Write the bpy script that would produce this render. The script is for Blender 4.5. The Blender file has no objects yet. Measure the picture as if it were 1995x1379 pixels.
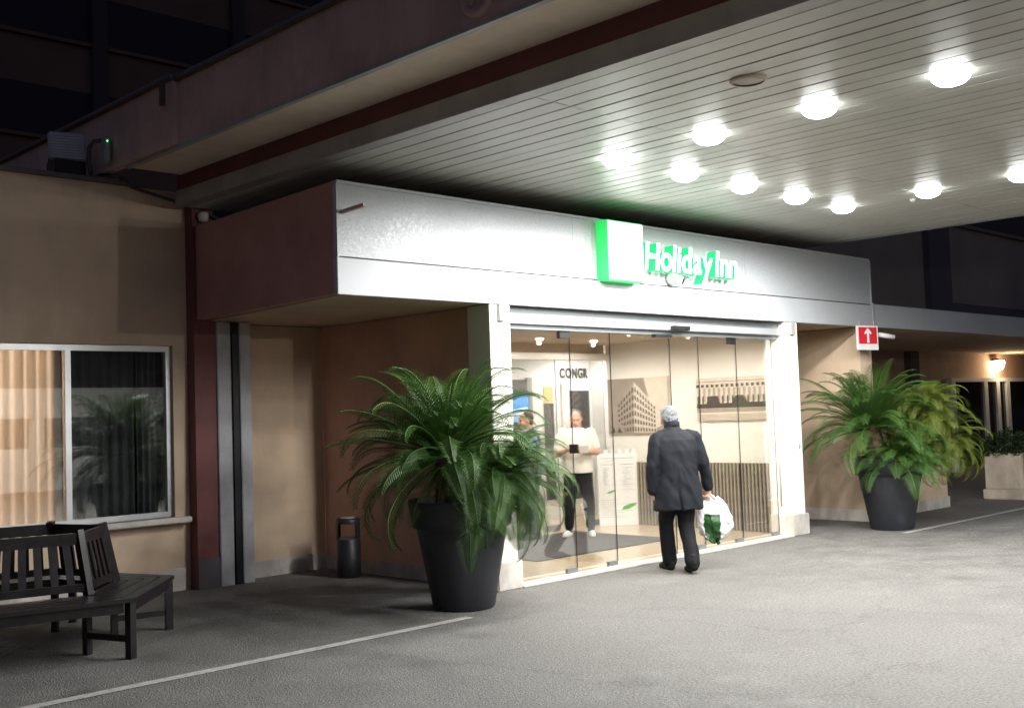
import bpy, bmesh, math, random
from mathutils import Vector, Matrix, noise
R = math.radians
random.seed(7)
scene = bpy.context.scene
col = scene.collection

# ---------------------------------------------------------------- camera
YAW, PITCH, ROLL = R(44.44), R(3.07), R(-1.93)
_f = Vector((math.sin(YAW)*math.cos(PITCH), math.cos(YAW)*math.cos(PITCH), math.sin(PITCH)))
_r = Vector((math.cos(YAW), -math.sin(YAW), 0)); _u = _r.cross(_f)
_r2 = _r*math.cos(ROLL)+_u*math.sin(ROLL); _u2 = _u*math.cos(ROLL)-_r*math.sin(ROLL)
cd = bpy.data.cameras.new('camera'); cam = bpy.data.objects.new('camera', cd); col.objects.link(cam)
cam.matrix_world = Matrix(((_r2.x,_u2.x,-_f.x,0),(_r2.y,_u2.y,-_f.y,0),(_r2.z,_u2.z,-_f.z,1.65),(0,0,0,1)))
cd.sensor_width = 36; cd.lens = 36*2167/1995; cd.clip_start = .05; cd.clip_end = 600
scene.camera = cam
# ---------------------------------------------------------------- world: night sky
w = bpy.data.worlds.new('World'); scene.world = w; w.use_nodes = True
nt = w.node_tree; bg = nt.nodes['Background']
sky = nt.nodes.new('ShaderNodeTexSky'); sky.sky_type = 'NISHITA'; sky.sun_disc = False
sky.sun_elevation = R(-3); sky.sun_rotation = R(205)
tn = nt.nodes.new('ShaderNodeMix'); tn.data_type = 'RGBA'; tn.blend_type = 'MULTIPLY'; tn.inputs[0].default_value = 1; tn.inputs[7].default_value = (.62,.66,.95,1)   # night air
nt.links.new(sky.outputs[0], tn.inputs[6]); nt.links.new(tn.outputs[2], bg.inputs[0]); bg.inputs[1].default_value = 0.55
# ---------------------------------------------------------------- exposure
vs = scene.view_settings; vs.view_transform = 'Standard'; vs.look = 'None'; vs.gamma = 1; vs.use_curve_mapping = False
vs.exposure = 1.0
scene.render.engine = 'CYCLES'
cy = scene.cycles; cy.use_denoising = True; cy.max_bounces = 8; cy.transparent_max_bounces = 24
cy.caustics_reflective = False; cy.caustics_refractive = False; cy.sample_clamp_indirect = 6
LAMP_W = 98.0        # canopy lamp
LOBBY_W = 38.0        # lobby lamp
# ---------------------------------------------------------------- materials
MATS = {}
def mat(name, c, rough=.6, metal=0, spec=.5, noise_amt=.0, scale=6, bump=0, bscale=60, emit=None, estr=0, coat=0, detail=6):
    m = bpy.data.materials.new(name); m.use_nodes = True; n = m.node_tree; b = n.nodes['Principled BSDF']
    b.inputs['Base Color'].default_value = (*c, 1); b.inputs['Roughness'].default_value = rough
    b.inputs['Metallic'].default_value = metal; b.inputs['Specular IOR Level'].default_value = spec
    b.inputs['Coat Weight'].default_value = coat
    tc = n.nodes.new('ShaderNodeTexCoord')
    if noise_amt:
        t = n.nodes.new('ShaderNodeTexNoise'); t.inputs['Scale'].default_value = scale; t.inputs['Detail'].default_value = detail
        n.links.new(tc.outputs['Object'], t.inputs['Vector'])
        r = n.nodes.new('ShaderNodeValToRGB'); r.color_ramp.elements[0].position = .3; r.color_ramp.elements[1].position = .72
        r.color_ramp.elements[0].color = (*[max(0, x*(1-noise_amt)) for x in c], 1)
        r.color_ramp.elements[1].color = (*[min(1, x*(1+noise_amt)) for x in c], 1)
        n.links.new(t.outputs['Fac'], r.inputs[0]); n.links.new(r.outputs[0], b.inputs['Base Color'])
        mr = n.nodes.new('ShaderNodeMapRange'); mr.inputs[3].default_value = max(.02, rough-.08); mr.inputs[4].default_value = min(1, rough+.08)
        n.links.new(t.outputs['Fac'], mr.inputs[0]); n.links.new(mr.outputs[0], b.inputs['Roughness'])
    if bump:
        t2 = n.nodes.new('ShaderNodeTexNoise'); t2.inputs['Scale'].default_value = bscale; t2.inputs['Detail'].default_value = 4
        n.links.new(tc.outputs['Object'], t2.inputs['Vector'])
        bn = n.nodes.new('ShaderNodeBump'); bn.inputs['Strength'].default_value = bump; bn.inputs['Distance'].default_value = .01
        n.links.new(t2.outputs['Fac'], bn.inputs['Height']); n.links.new(bn.outputs[0], b.inputs['Normal'])
    if emit:
        b.inputs['Emission Color'].default_value = (*emit, 1); b.inputs['Emission Strength'].default_value = estr
    MATS[name] = m
    return m
mat('stucco', (.64,.485,.345), .85, noise_amt=.10, scale=1.4, bump=.35, bscale=90)
mat('stucco_pink', (.55,.37,.27), .85, noise_amt=.10, scale=1.3, bump=.35, bscale=90)
mat('return_brown', (.46,.245,.21), .7, noise_amt=.14, scale=2, bump=.2, bscale=80)
mat('red_paint', (.17,.055,.052), .6, noise_amt=.18, scale=2, bump=.2, bscale=80)
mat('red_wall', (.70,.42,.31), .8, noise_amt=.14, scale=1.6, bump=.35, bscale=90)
mat('beam_brown', (.56,.38,.33), .7, noise_amt=.12, scale=1.5, bump=.2, bscale=80)
mat('beam_under', (.80,.68,.55), .75, noise_amt=.10, scale=1.2, bump=.2)
mat('cap_metal', (.13,.12,.12), .45, metal=.5, noise_amt=.2, scale=4)
mat('trim_grey', (.42,.41,.40), .45, metal=.3, noise_amt=.08, scale=3)
mat('plank', (.54,.53,.495), .38, metal=.0, spec=.6, noise_amt=.07, scale=2.2, bump=.03, bscale=3)
mat('joint_dark', (.05,.048,.045), .7)
mat('band', (.40,.415,.435), .48, metal=.08, spec=.35, noise_amt=.05, scale=2.5)
mat('alu', (.62,.64,.66), .35, metal=.6, noise_amt=.05, scale=4)
mat('alu_dark', (.25,.27,.28), .4, metal=.6, noise_amt=.06, scale=4)
mat('black_metal', (.02,.02,.022), .4, metal=.3, noise_amt=.2, scale=8)
mat('column_grey', (.46,.46,.475), .6, noise_amt=.12, scale=2.2, bump=.1)
mat('pipe_dark', (.010,.009,.013), .5, noise_amt=.2, scale=6)
mat('post_cream', (.80,.755,.68), .6, noise_amt=.05, scale=3, bump=.12)
mat('plinth', (.62,.58,.52), .7, noise_amt=.10, scale=5, bump=.15)
mat('lobby_wall', (.78,.735,.675), .6, noise_amt=.03, scale=2, bump=.05)
mat('lobby_white', (.80,.77,.74), .55, noise_amt=.03, scale=2)
mat('lobby_ceiling', (.62,.50,.38), .5, noise_amt=.10, scale=3)
mat('wood_slat', (.36,.30,.235), .5, noise_amt=.22, scale=7)
mat('slat_back', (.02,.017,.015), .8)
mat('mat_grey', (.085,.08,.082), .95, noise_amt=.18, scale=25, bump=.5, bscale=250)
mat('threshold', (.68,.64,.58), .5, noise_amt=.08, scale=6)
mat('bench_wood', (.014,.011,.013), .36, spec=.4, noise_amt=.35, scale=9, bump=.1, bscale=50)
mat('pot', (.028,.030,.038), .52, noise_amt=.18, scale=5, bump=.06, bscale=40)
mat('soil', (.03,.022,.015), .95, noise_amt=.4, scale=30, bump=.8, bscale=60)
mat('bark', (.055,.036,.024), .9, noise_amt=.4, scale=25, bump=.9, bscale=40)
mat('bin_black', (.022,.022,.026), .42, noise_amt=.2, scale=8)
mat('sign_green', (.03,.50,.12), .4, emit=(.02,.62,.10), estr=.5)
mat('sign_face', (.85,.86,.85), .4, emit=(.93,1.0,.95), estr=2.2)
mat('letter_side', (.02,.50,.16), .4, emit=(.0,.58,.16), estr=.5)
mat('letter_face', (.85,.88,.85), .4, emit=(.9,1.0,.94), estr=1.8)
mat('lamp_glow', (.9,.9,.9), .4, emit=(.96,1.0,.97), estr=9)
mat('lamp_warm', (.9,.85,.75), .4, emit=(1.0,.80,.52), estr=14)
mat('white_plastic', (.75,.75,.74), .4, noise_amt=.03, scale=10)
mat('grey_plastic', (.30,.30,.31), .45, noise_amt=.1, scale=10)
mat('sign_red', (.62,.02,.035), .45, noise_amt=.05, scale=8)
mat('ink', (.008,.008,.008), .7, spec=.1)
mat('ink_grey', (.42,.42,.43), .6)
mat('leaf_print', (.10,.42,.06), .5)
mat('print_light', (.62,.54,.45), .65, noise_amt=.08, scale=9)
mat('print_mid', (.33,.275,.225), .65, noise_amt=.10, scale=9)
mat('print_dark', (.06,.045,.036), .65, noise_amt=.12, scale=12)
mat('print_sky', (.31,.26,.215), .65, noise_amt=.16, scale=2)
mat('skin', (.55,.30,.215), .5, noise_amt=.08, scale=18)
mat('skin_pale', (.58,.335,.25), .5, noise_amt=.08, scale=18)
mat('lips', (.42,.17,.14), .5)
mat('hair_grey', (.17,.175,.185), .55, noise_amt=.35, scale=55, bump=.9, bscale=120)
mat('hair_dark', (.06,.042,.033), .55, noise_amt=.3, scale=55, bump=.8, bscale=120)
mat('coat', (.012,.014,.019), .7, spec=.2, noise_amt=.08, scale=7, bump=.15, bscale=30)
mat('trousers', (.009,.009,.011), .8, spec=.2, noise_amt=.2, scale=9, bump=.15, bscale=30)
mat('jeans', (.030,.040,.075), .8, noise_amt=.25, scale=12, bump=.2, bscale=60)
mat('shoe_black', (.010,.010,.010), .65, spec=.2)
mat('shoe_white', (.75,.73,.70), .55, noise_amt=.05, scale=12)
mat('tshirt', (.78,.745,.66), .8, noise_amt=.04, scale=6, bump=.2, bscale=18)
mat('shirt_blue', (.20,.31,.37), .8, noise_amt=.12, scale=8, bump=.2, bscale=18)
mat('paper', (.80,.79,.77), .6)
mat('tower_wall', (.12,.075,.06), .9, noise_amt=.15, scale=.6)
mat('tower_glass', (.012,.013,.026), .45, spec=.2, noise_amt=.2, scale=1)
mat('tower_pier', (.04,.035,.04), .8)
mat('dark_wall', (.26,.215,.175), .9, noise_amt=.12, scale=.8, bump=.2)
mat('pilaster_dark', (.09,.08,.09), .8, noise_amt=.1, scale=2)
mat('planter_stone', (.52,.44,.35), .8, noise_amt=.12, scale=4, bump=.2)
mat('door_frame', (.62,.64,.68), .5, noise_amt=.05, scale=6)
mat('dark_glass', (.012,.013,.02), .08, spec=.6)
mat('wall_white', (.72,.72,.70), .7, noise_amt=.06, scale=2)
mat('line_paint', (.40,.385,.365), .75, noise_amt=.22, scale=22, bump=.3, bscale=120)
mat('screen_blue', (.05,.2,.5), .3, emit=(.10,.42,.85), estr=.55)
mat('screen_pale', (.6,.75,.9), .3, emit=(.55,.75,.95), estr=.6)
mat('yellow_card', (.62,.47,.16), .6, noise_amt=.05)
mat('led_green', (.1,.8,.3), .4, emit=(.1,1,.35), estr=2)
mat('cable', (.05,.045,.045), .6)
mat('drape', (.17,.175,.19), .85, noise_amt=.25, scale=5)
def leaf_mat(name, c1, c2):
    m = mat(name, c1, .48, spec=.35); n = m.node_tree; b = n.nodes['Principled BSDF']
    oi = n.nodes.new('ShaderNodeObjectInfo'); mx = n.nodes.new('ShaderNodeMix'); mx.data_type = 'RGBA'
    tx = n.nodes.new('ShaderNodeTexNoise'); tx.inputs['Scale'].default_value = 9
    tc = n.nodes.new('ShaderNodeTexCoord'); n.links.new(tc.outputs['Object'], tx.inputs['Vector'])
    ad = n.nodes.new('ShaderNodeMath'); ad.operation = 'MULTIPLY_ADD'; ad.inputs[1].default_value = .6
    n.links.new(oi.outputs['Random'], ad.inputs[0]); n.links.new(tx.outputs['Fac'], ad.inputs[2])
    sb = n.nodes.new('ShaderNodeMath'); sb.operation = 'SUBTRACT'; sb.inputs[1].default_value = .3; sb.use_clamp = True
    n.links.new(ad.outputs[0], sb.inputs[0])
    mx.inputs[6].default_value = (*c1, 1); mx.inputs[7].default_value = (*c2, 1)
    n.links.new(sb.outputs[0], mx.inputs[0]); n.links.new(mx.outputs[2], b.inputs['Base Color'])
    tr = n.nodes.new('ShaderNodeBsdfTranslucent'); n.links.new(mx.outputs[2], tr.inputs[0])
    ms = n.nodes.new('ShaderNodeMixShader'); ms.inputs[0].default_value = .22
    out = n.nodes['Material Output']; n.links.new(b.outputs[0], ms.inputs[1]); n.links.new(tr.outputs[0], ms.inputs[2]); n.links.new(ms.outputs[0], out.inputs[0])
leaf_mat('frond_green', (.026,.072,.014), (.070,.150,.027))
leaf_mat('frond_lime_lit', (.085,.13,.018), (.17,.20,.03))  # lime of younger fronds, with nearby lamp light mixed into the colour
leaf_mat('shrub_leaf', (.02,.04,.014), (.045,.075,.025))
leaf_mat('frond_dry', (.24,.17,.07), (.15,.14,.04))
def glass(name, tint=(1,1,1), gl=1.0, ior=1.5):
    m = bpy.data.materials.new(name); m.use_nodes = True; n = m.node_tree; n.nodes.remove(n.nodes['Principled BSDF'])
    t = n.nodes.new('ShaderNodeBsdfTransparent'); t.inputs[0].default_value = (*tint, 1)
    g = n.nodes.new('ShaderNodeBsdfGlossy'); g.inputs['Roughness'].default_value = .015; g.inputs[0].default_value = (.95,.97,.96,1)
    fr = n.nodes.new('ShaderNodeFresnel'); fr.inputs[0].default_value = ior
    mm = n.nodes.new('ShaderNodeMath'); mm.operation = 'MULTIPLY'; mm.inputs[1].default_value = gl; mm.use_clamp = True
    ms = n.nodes.new('ShaderNodeMixShader'); n.links.new(fr.outputs[0], mm.inputs[0]); n.links.new(mm.outputs[0], ms.inputs[0])
    n.links.new(t.outputs[0], ms.inputs[1]); n.links.new(g.outputs[0], ms.inputs[2]); n.links.new(ms.outputs[0], n.nodes['Material Output'].inputs[0])
    MATS[name] = m
glass('glass_clear', (.965,.97,.965), .55)
glass('glass_inner', (.965,.97,.965), .22)
mat('edge_glass', (.018,.022,.02), .5, spec=.2)
glass('glass_window', (.86,.87,.87), 4.5)
def curtain_mat():
    m = mat('sheer', (.74,.66,.56), .9); n = m.node_tree; b = n.nodes['Principled BSDF']
    tr = n.nodes.new('ShaderNodeBsdfTranslucent'); tr.inputs[0].default_value = (.80,.70,.61,1)
    ms = n.nodes.new('ShaderNodeMixShader'); ms.inputs[0].default_value = .6
    n.links.new(b.outputs[0], ms.inputs[1]); n.links.new(tr.outputs[0], ms.inputs[2]); n.links.new(ms.outputs[0], n.nodes['Material Output'].inputs[0])
curtain_mat()
def galv():
    m = mat('galvanised', (.56,.58,.605), .45, metal=.08, spec=.35); n = m.node_tree; b = n.nodes['Principled BSDF']
    tc = n.nodes.new('ShaderNodeTexCoord'); v = n.nodes.new('ShaderNodeTexVoronoi'); v.inputs['Scale'].default_value = 70
    n.links.new(tc.outputs['Object'], v.inputs['Vector'])
    ns = n.nodes.new('ShaderNodeTexNoise'); ns.inputs['Scale'].default_value = 22; ns.inputs['Detail'].default_value = 5; n.links.new(tc.outputs['Object'], ns.inputs['Vector'])
    sp = n.nodes.new('ShaderNodeSeparateColor'); n.links.new(v.outputs['Color'], sp.inputs[0])
    mr = n.nodes.new('ShaderNodeMapRange'); mr.inputs[3].default_value = .36; mr.inputs[4].default_value = .5; n.links.new(sp.outputs[0], mr.inputs[0]); n.links.new(mr.outputs[0], b.inputs['Roughness'])
    mc = n.nodes.new('ShaderNodeMix'); mc.data_type = 'RGBA'; mc.inputs[6].default_value = (.35,.365,.385,1); mc.inputs[7].default_value = (.40,.415,.435,1)
    n.links.new(sp.outputs[1], mc.inputs[0]); n.links.new(mc.outputs[2], b.inputs['Base Color'])
    bn = n.nodes.new('ShaderNodeBump'); bn.inputs['Strength'].default_value = .22; bn.inputs['Distance'].default_value = .006
    n.links.new(ns.outputs['Fac'], bn.inputs['Height']); n.links.new(bn.outputs[0], b.inputs['Normal'])
galv()
def asphalt():
    m = mat('asphalt', (.12,.12,.118), .8); n = m.node_tree; b = n.nodes['Principled BSDF']
    tc = n.nodes.new('ShaderNodeTexCoord')
    def nz(s, d, rg=.55):
        t = n.nodes.new('ShaderNodeTexNoise'); t.inputs['Scale'].default_value = s; t.inputs['Detail'].default_value = d; t.inputs['Roughness'].default_value = rg
        n.links.new(tc.outputs['Object'], t.inputs['Vector']); return t
    big, mid, fine = nz(.55, 6, .6), nz(2.2, 9, .7), nz(48, 4, .75)
    def ramp(t, p0, p1, c0, c1):
        r = n.nodes.new('ShaderNodeValToRGB'); e = r.color_ramp.elements; e[0].position = p0; e[1].position = p1
        e[0].color = (*c0, 1); e[1].color = (*c1, 1); n.links.new(t.outputs['Fac'], r.inputs[0]); return r
    a = ramp(big, .36, .66, (.140,.1355,.129), (.165,.160,.152))
    c = ramp(mid, .30, .62, (.72,.72,.72), (1.08,1.08,1.08))
    f = ramp(fine, .36, .66, (.55,.55,.55), (1.45,1.44,1.42))
    def mul(x, y, k):
        q = n.nodes.new('ShaderNodeMix'); q.data_type = 'RGBA'; q.blend_type = 'MULTIPLY'; q.inputs[0].default_value = k
        n.links.new(x.outputs[2] if x.bl_idname == 'ShaderNodeMix' else x.outputs[0], q.inputs[6]); n.links.new(y.outputs[0], q.inputs[7]); return q
    st = n.nodes.new('ShaderNodeTexVoronoi'); st.inputs['Scale'].default_value = .9; n.links.new(tc.outputs['Object'], st.inputs['Vector'])
    wob = n.nodes.new('ShaderNodeMath'); wob.operation = 'MULTIPLY_ADD'; wob.inputs[1].default_value = .28; n.links.new(mid.outputs['Fac'], wob.inputs[0]); n.links.new(st.outputs['Distance'], wob.inputs[2])
    so = n.nodes.new('ShaderNodeValToRGB'); so.color_ramp.elements[0].position = .20; so.color_ramp.elements[1].position = .34; so.color_ramp.elements[0].color = (.66,.66,.66,1); so.color_ramp.elements[1].color = (1,1,1,1); n.links.new(wob.outputs[0], so.inputs[0])
    cr = n.nodes.new('ShaderNodeTexVoronoi'); cr.feature = 'DISTANCE_TO_EDGE'; cr.inputs['Scale'].default_value = .42
    wv = n.nodes.new('ShaderNodeVectorMath'); wv.operation = 'MULTIPLY_ADD'; wv.inputs[1].default_value = (.7,.7,.7); n.links.new(mid.outputs['Color'], wv.inputs[0]); n.links.new(tc.outputs['Object'], wv.inputs[2]); n.links.new(wv.outputs[0], cr.inputs['Vector'])
    co = n.nodes.new('ShaderNodeValToRGB'); co.color_ramp.elements[0].position = .002; co.color_ramp.elements[1].position = .007; co.color_ramp.elements[0].color = (.55,.55,.55,1); co.color_ramp.elements[1].color = (1,1,1,1); n.links.new(cr.outputs['Distance'], co.inputs[0])
    pk = n.nodes.new('ShaderNodeTexVoronoi'); pk.inputs['Scale'].default_value = 5.5; n.links.new(tc.outputs['Object'], pk.inputs['Vector'])
    pw_ = n.nodes.new('ShaderNodeMath'); pw_.operation = 'MULTIPLY_ADD'; pw_.inputs[1].default_value = .42; n.links.new(mid.outputs['Fac'], pw_.inputs[0]); n.links.new(pk.outputs['Distance'], pw_.inputs[2])
    po = n.nodes.new('ShaderNodeValToRGB'); po.color_ramp.elements[0].position = .215; po.color_ramp.elements[1].position = .25; po.color_ramp.elements[0].color = (.55,.55,.55,1); po.color_ramp.elements[1].color = (1,1,1,1); n.links.new(pw_.outputs[0], po.inputs[0])
    q = mul(mul(mul(mul(mul(a, c, .75), f, .9), so, .8), co, .45), po, .8); n.links.new(q.outputs[2], b.inputs['Base Color'])
    v = n.nodes.new('ShaderNodeTexVoronoi'); v.inputs['Scale'].default_value = 85; n.links.new(tc.outputs['Object'], v.inputs['Vector'])
    bn = n.nodes.new('ShaderNodeBump'); bn.inputs['Strength'].default_value = .7; bn.inputs['Distance'].default_value = .008
    n.links.new(v.outputs['Distance'], bn.inputs['Height']); n.links.new(bn.outputs[0], b.inputs['Normal'])
    r2 = ramp(mid, .30, .55, (.55,)*3, (.88,)*3); n.links.new(r2.outputs[0], b.inputs['Roughness'])
asphalt()
def tiles():
    m = mat('lobby_tile', (.60,.475,.33), .22); n = m.node_tree; b = n.nodes['Principled BSDF']
    tc = n.nodes.new('ShaderNodeTexCoord'); br = n.nodes.new('ShaderNodeTexBrick'); br.offset = 0; br.inputs['Scale'].default_value = 1
    br.inputs['Mortar Size'].default_value = .004; br.inputs['Brick Width'].default_value = .6; br.inputs['Row Height'].default_value = .6
    br.inputs['Color1'].default_value = (.62,.49,.34,1); br.inputs['Color2'].default_value = (.57,.45,.31,1); br.inputs['Mortar'].default_value = (.40,.31,.22,1)
    n.links.new(tc.outputs['Object'], br.inputs['Vector']); n.links.new(br.outputs['Color'], b.inputs['Base Color'])
tiles()
def bag_mat():
    m = mat('bag', (.72,.73,.72), .35); n = m.node_tree; b = n.nodes['Principled BSDF']
    tc = n.nodes.new('ShaderNodeTexCoord'); sx = n.nodes.new('ShaderNodeSeparateXYZ'); n.links.new(tc.outputs['Object'], sx.inputs[0])
    nz = n.nodes.new('ShaderNodeTexNoise'); nz.inputs['Scale'].default_value = 11; n.links.new(tc.outputs['Object'], nz.inputs['Vector'])
    def rng(axis, lo, hi):
        a = n.nodes.new('ShaderNodeMath'); a.operation = 'MULTIPLY_ADD'; a.inputs[1].default_value = .07; n.links.new(nz.outputs['Fac'], a.inputs[0]); n.links.new(sx.outputs[axis], a.inputs[2])
        g = n.nodes.new('ShaderNodeMath'); g.operation = 'GREATER_THAN'; g.inputs[1].default_value = lo; n.links.new(a.outputs[0], g.inputs[0])
        l = n.nodes.new('ShaderNodeMath'); l.operation = 'LESS_THAN'; l.inputs[1].default_value = hi; n.links.new(a.outputs[0], l.inputs[0])
        q = n.nodes.new('ShaderNodeMath'); q.operation = 'MULTIPLY'; n.links.new(g.outputs[0], q.inputs[0]); n.links.new(l.outputs[0], q.inputs[1]); return q
    q = n.nodes.new('ShaderNodeMath'); q.operation = 'MULTIPLY'; n.links.new(rng(0, -.035, .125).outputs[0], q.inputs[0]); n.links.new(rng(2, -.52, -.155).outputs[0], q.inputs[1])
    mx = n.nodes.new('ShaderNodeMix'); mx.data_type = 'RGBA'; mx.inputs[6].default_value = (.74,.75,.74,1); mx.inputs[7].default_value = (.022,.085,.022,1)
    n.links.new(q.outputs[0], mx.inputs[0]); n.links.new(mx.outputs[2], b.inputs['Base Color'])
bag_mat()

def stain(name, amt=.35):
    n = MATS[name].node_tree; b = n.nodes['Principled BSDF']; src = b.inputs['Base Color'].links[0].from_socket
    tc = n.nodes.new('ShaderNodeTexCoord'); mp = n.nodes.new('ShaderNodeMapping'); mp.inputs['Scale'].default_value = (1.5,1.5,.8); n.links.new(tc.outputs['Object'], mp.inputs[0])
    t = n.nodes.new('ShaderNodeTexNoise'); t.inputs['Scale'].default_value = 1.3; t.inputs['Detail'].default_value = 9; t.inputs['Roughness'].default_value = .68; n.links.new(mp.outputs[0], t.inputs['Vector'])
    r = n.nodes.new('ShaderNodeValToRGB'); e = r.color_ramp.elements; e[0].position = .34; e[1].position = .56; e[0].color = (1-amt,1-amt,1-amt*.95,1); e[1].color = (1,1,1,1); n.links.new(t.outputs['Fac'], r.inputs[0])
    q = n.nodes.new('ShaderNodeMix'); q.data_type = 'RGBA'; q.blend_type = 'MULTIPLY'; q.inputs[0].default_value = 1; n.links.new(src, q.inputs[6]); n.links.new(r.outputs[0], q.inputs[7]); n.links.new(q.outputs[2], b.inputs['Base Color'])
for _n, _a in (('stucco',.13),('stucco_pink',.15),('red_wall',.14),('red_paint',.14),('column_grey',.35),('plinth',.4),('post_cream',.10),('beam_brown',.25),('beam_under',.15),('pot',.4),('planter_stone',.35),('trim_grey',.2)): stain(_n, _a)

# ---------------------------------------------------------------- mesh helpers
WL = {}
def split_pane(o):
    me = o.data; me.materials.append(MATS['edge_glass'])
    for p in me.polygons: p.material_index = 0 if abs(p.normal.y) > .9 else 1
    return o
class MB:
    def __init__(s): s.bm = bmesh.new()
    def box(s, x0, x1, y0, y1, z0, z1, bev=0, mi=0):
        v = [s.bm.verts.new((x, y, z)) for x in (x0, x1) for y in (y0, y1) for z in (z0, z1)]
        fs = [s.bm.faces.new([v[i] for i in q]) for q in ((0,1,3,2),(4,6,7,5),(0,4,5,1),(2,3,7,6),(0,2,6,4),(1,5,7,3))]
        for f in fs: f.material_index = mi
        if bev: bmesh.ops.bevel(s.bm, geom=list({e for f in fs for e in f.edges}), offset=bev, segments=2, affect='EDGES', clamp_overlap=True)
        return s
    def bar(s, p, q, a, b, up=(0,0,1), mi=0):            # a x b bar from p to q
        p, q = Vector(p), Vector(q); d = (q-p).normalized(); up = Vector(up)
        if abs(d.dot(up)) > .98: up = Vector((0,1,0))
        r = d.cross(up).normalized(); u = r.cross(d)
        ring = lambda c: [s.bm.verts.new(c+r*x*a/2+u*y*b/2) for x, y in ((-1,-1),(1,-1),(1,1),(-1,1))]
        A, B = ring(p), ring(q)
        fs = [s.bm.faces.new((A[i], A[(i+1)%4], B[(i+1)%4], B[i])) for i in range(4)]+[s.bm.faces.new(A[::-1]), s.bm.faces.new(B)]
        for f in fs: f.material_index = mi
        return s
    def poly(s, pts, mi=0):
        f = s.bm.faces.new([s.bm.verts.new(p) for p in pts]); f.material_index = mi; return s
    def prism(s, pts, z0, z1, mi=0):                     # plan polygon
        a = [s.bm.verts.new((x, y, z0)) for x, y in pts]; b = [s.bm.verts.new((x, y, z1)) for x, y in pts]; n = len(pts)
        fs = [s.bm.faces.new((a[i], a[(i+1)%n], b[(i+1)%n], b[i])) for i in range(n)]+[s.bm.faces.new(a[::-1]), s.bm.faces.new(b)]
        for f in fs: f.material_index = mi
        return s
    def lathe(s, prof, c=(0,0,0), n=32, smooth=True, mi=0):   # prof: list of (r, z); closes ends at r=0
        c = Vector(c); rings = []
        for r, z in prof:
            rings.append([s.bm.verts.new(c+Vector((0,0,z)))] if r < 1e-6 else [s.bm.verts.new(c+Vector((r*math.cos(2*math.pi*k/n), r*math.sin(2*math.pi*k/n), z))) for k in range(n)])
        for A, B in zip(rings, rings[1:]):
            for k in range(n):
                if len(A) == 1 and len(B) == 1: continue
                if len(A) == 1: f = s.bm.faces.new((A[0], B[(k+1)%n], B[k]))
                elif len(B) == 1: f = s.bm.faces.new((A[k], A[(k+1)%n], B[0]))
                else: f = s.bm.faces.new((A[k], A[(k+1)%n], B[(k+1)%n], B[k]))
                f.smooth = smooth; f.material_index = mi
        return s
    def tube(s, pts, rad, n=8, mi=0, cap=True):
        pts = [Vector(p) for p in pts]; rs = rad if isinstance(rad, (list, tuple)) else [rad]*len(pts); rings = []; u = None
        for i, p in enumerate(pts):
            d = (pts[min(i+1, len(pts)-1)]-pts[max(i-1, 0)]).normalized()
            if u is None: u = d.orthogonal().normalized()
            else: u = (u-d*u.dot(d)).normalized()
            v = d.cross(u)
            rings.append([s.bm.verts.new(p+(u*math.cos(2*math.pi*k/n)+v*math.sin(2*math.pi*k/n))*rs[i]) for k in range(n)])
        for A, B in zip(rings, rings[1:]):
            for k in range(n):
                f = s.bm.faces.new((A[k], A[(k+1)%n], B[(k+1)%n], B[k])); f.smooth = True; f.material_index = mi
        if cap: s.bm.faces.new(rings[0][::-1]).material_index = mi; s.bm.faces.new(rings[-1]).material_index = mi
        return s
    def mesh(s, name, mats, off=None, recalc=True):
        if off is not None:
            for v in s.bm.verts: v.co -= off
        if recalc: bmesh.ops.recalc_face_normals(s.bm, faces=s.bm.faces[:])
        me = bpy.data.meshes.new(name); s.bm.to_mesh(me); s.bm.free()
        for m in (mats if isinstance(mats, (list, tuple)) else [mats]): me.materials.append(MATS[m])
        return me
    def build(s, name, mats, parent=None, local=False, recalc=True):
        off = None if (local or parent is None) else WL[parent.name]
        return obj(name, s.mesh(name, mats, off, recalc), parent)
def obj(name, me, parent=None):
    o = bpy.data.objects.new(name, me); col.objects.link(o); o.parent = parent
    WL[o.name] = WL[parent.name] if parent else Vector((0,0,0))
    return o
def tag(o, label=None, cat=None, group=None, kind=None):
    if label: o['label'] = label
    if cat: o['category'] = cat
    if group: o['group'] = group
    if kind: o['kind'] = kind
    return o
def thing(name, loc, label, cat, group=None, rz=0):
    o = bpy.data.objects.new(name, None); col.objects.link(o); o.location = loc; o.rotation_euler.z = rz; o.empty_display_size = .2
    WL[o.name] = Vector(loc); return tag(o, label, cat, group)
def copy_tree(o, parent=None):
    c = o.copy(); col.objects.link(c); c.parent = parent; WL[c.name] = Vector(c.location)
    for ch in o.children: copy_tree(ch, c)
    return c
def B(name, m, parent, *a, **k): return MB().box(*a, **k).build(name, m, parent)
# ================================================================ ground
g = MB(); g.poly([(-150,-150,0),(200,-150,0),(200,200,0),(-150,200,0)])
tag(g.build('ground', 'asphalt'), kind='structure')
def line(x0, y0, x1, y1, wd, z=.004):
    m = MB(); n = 40; L = []; 
    for i in range(n+1):
        t = i/n; x = x0+(x1-x0)*t; y = y0+(y1-y0)*t
        e = .006*noise.noise((x*6, 1, 0)); f = .006*noise.noise((x*6, 5, 0)); L.append((m.bm.verts.new((x, y-wd/2+e, z)), m.bm.verts.new((x, y+wd/2+f, z))))
    for a, b in zip(L, L[1:]): m.bm.faces.new((a[0], b[0], b[1], a[1]))
    tag(m.build('painted_line', 'line_paint'), kind='structure')
line(-6, 6.86, 6.15, 6.86, .10); line(13.2, 6.60, 30, 6.52, .09)

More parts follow.
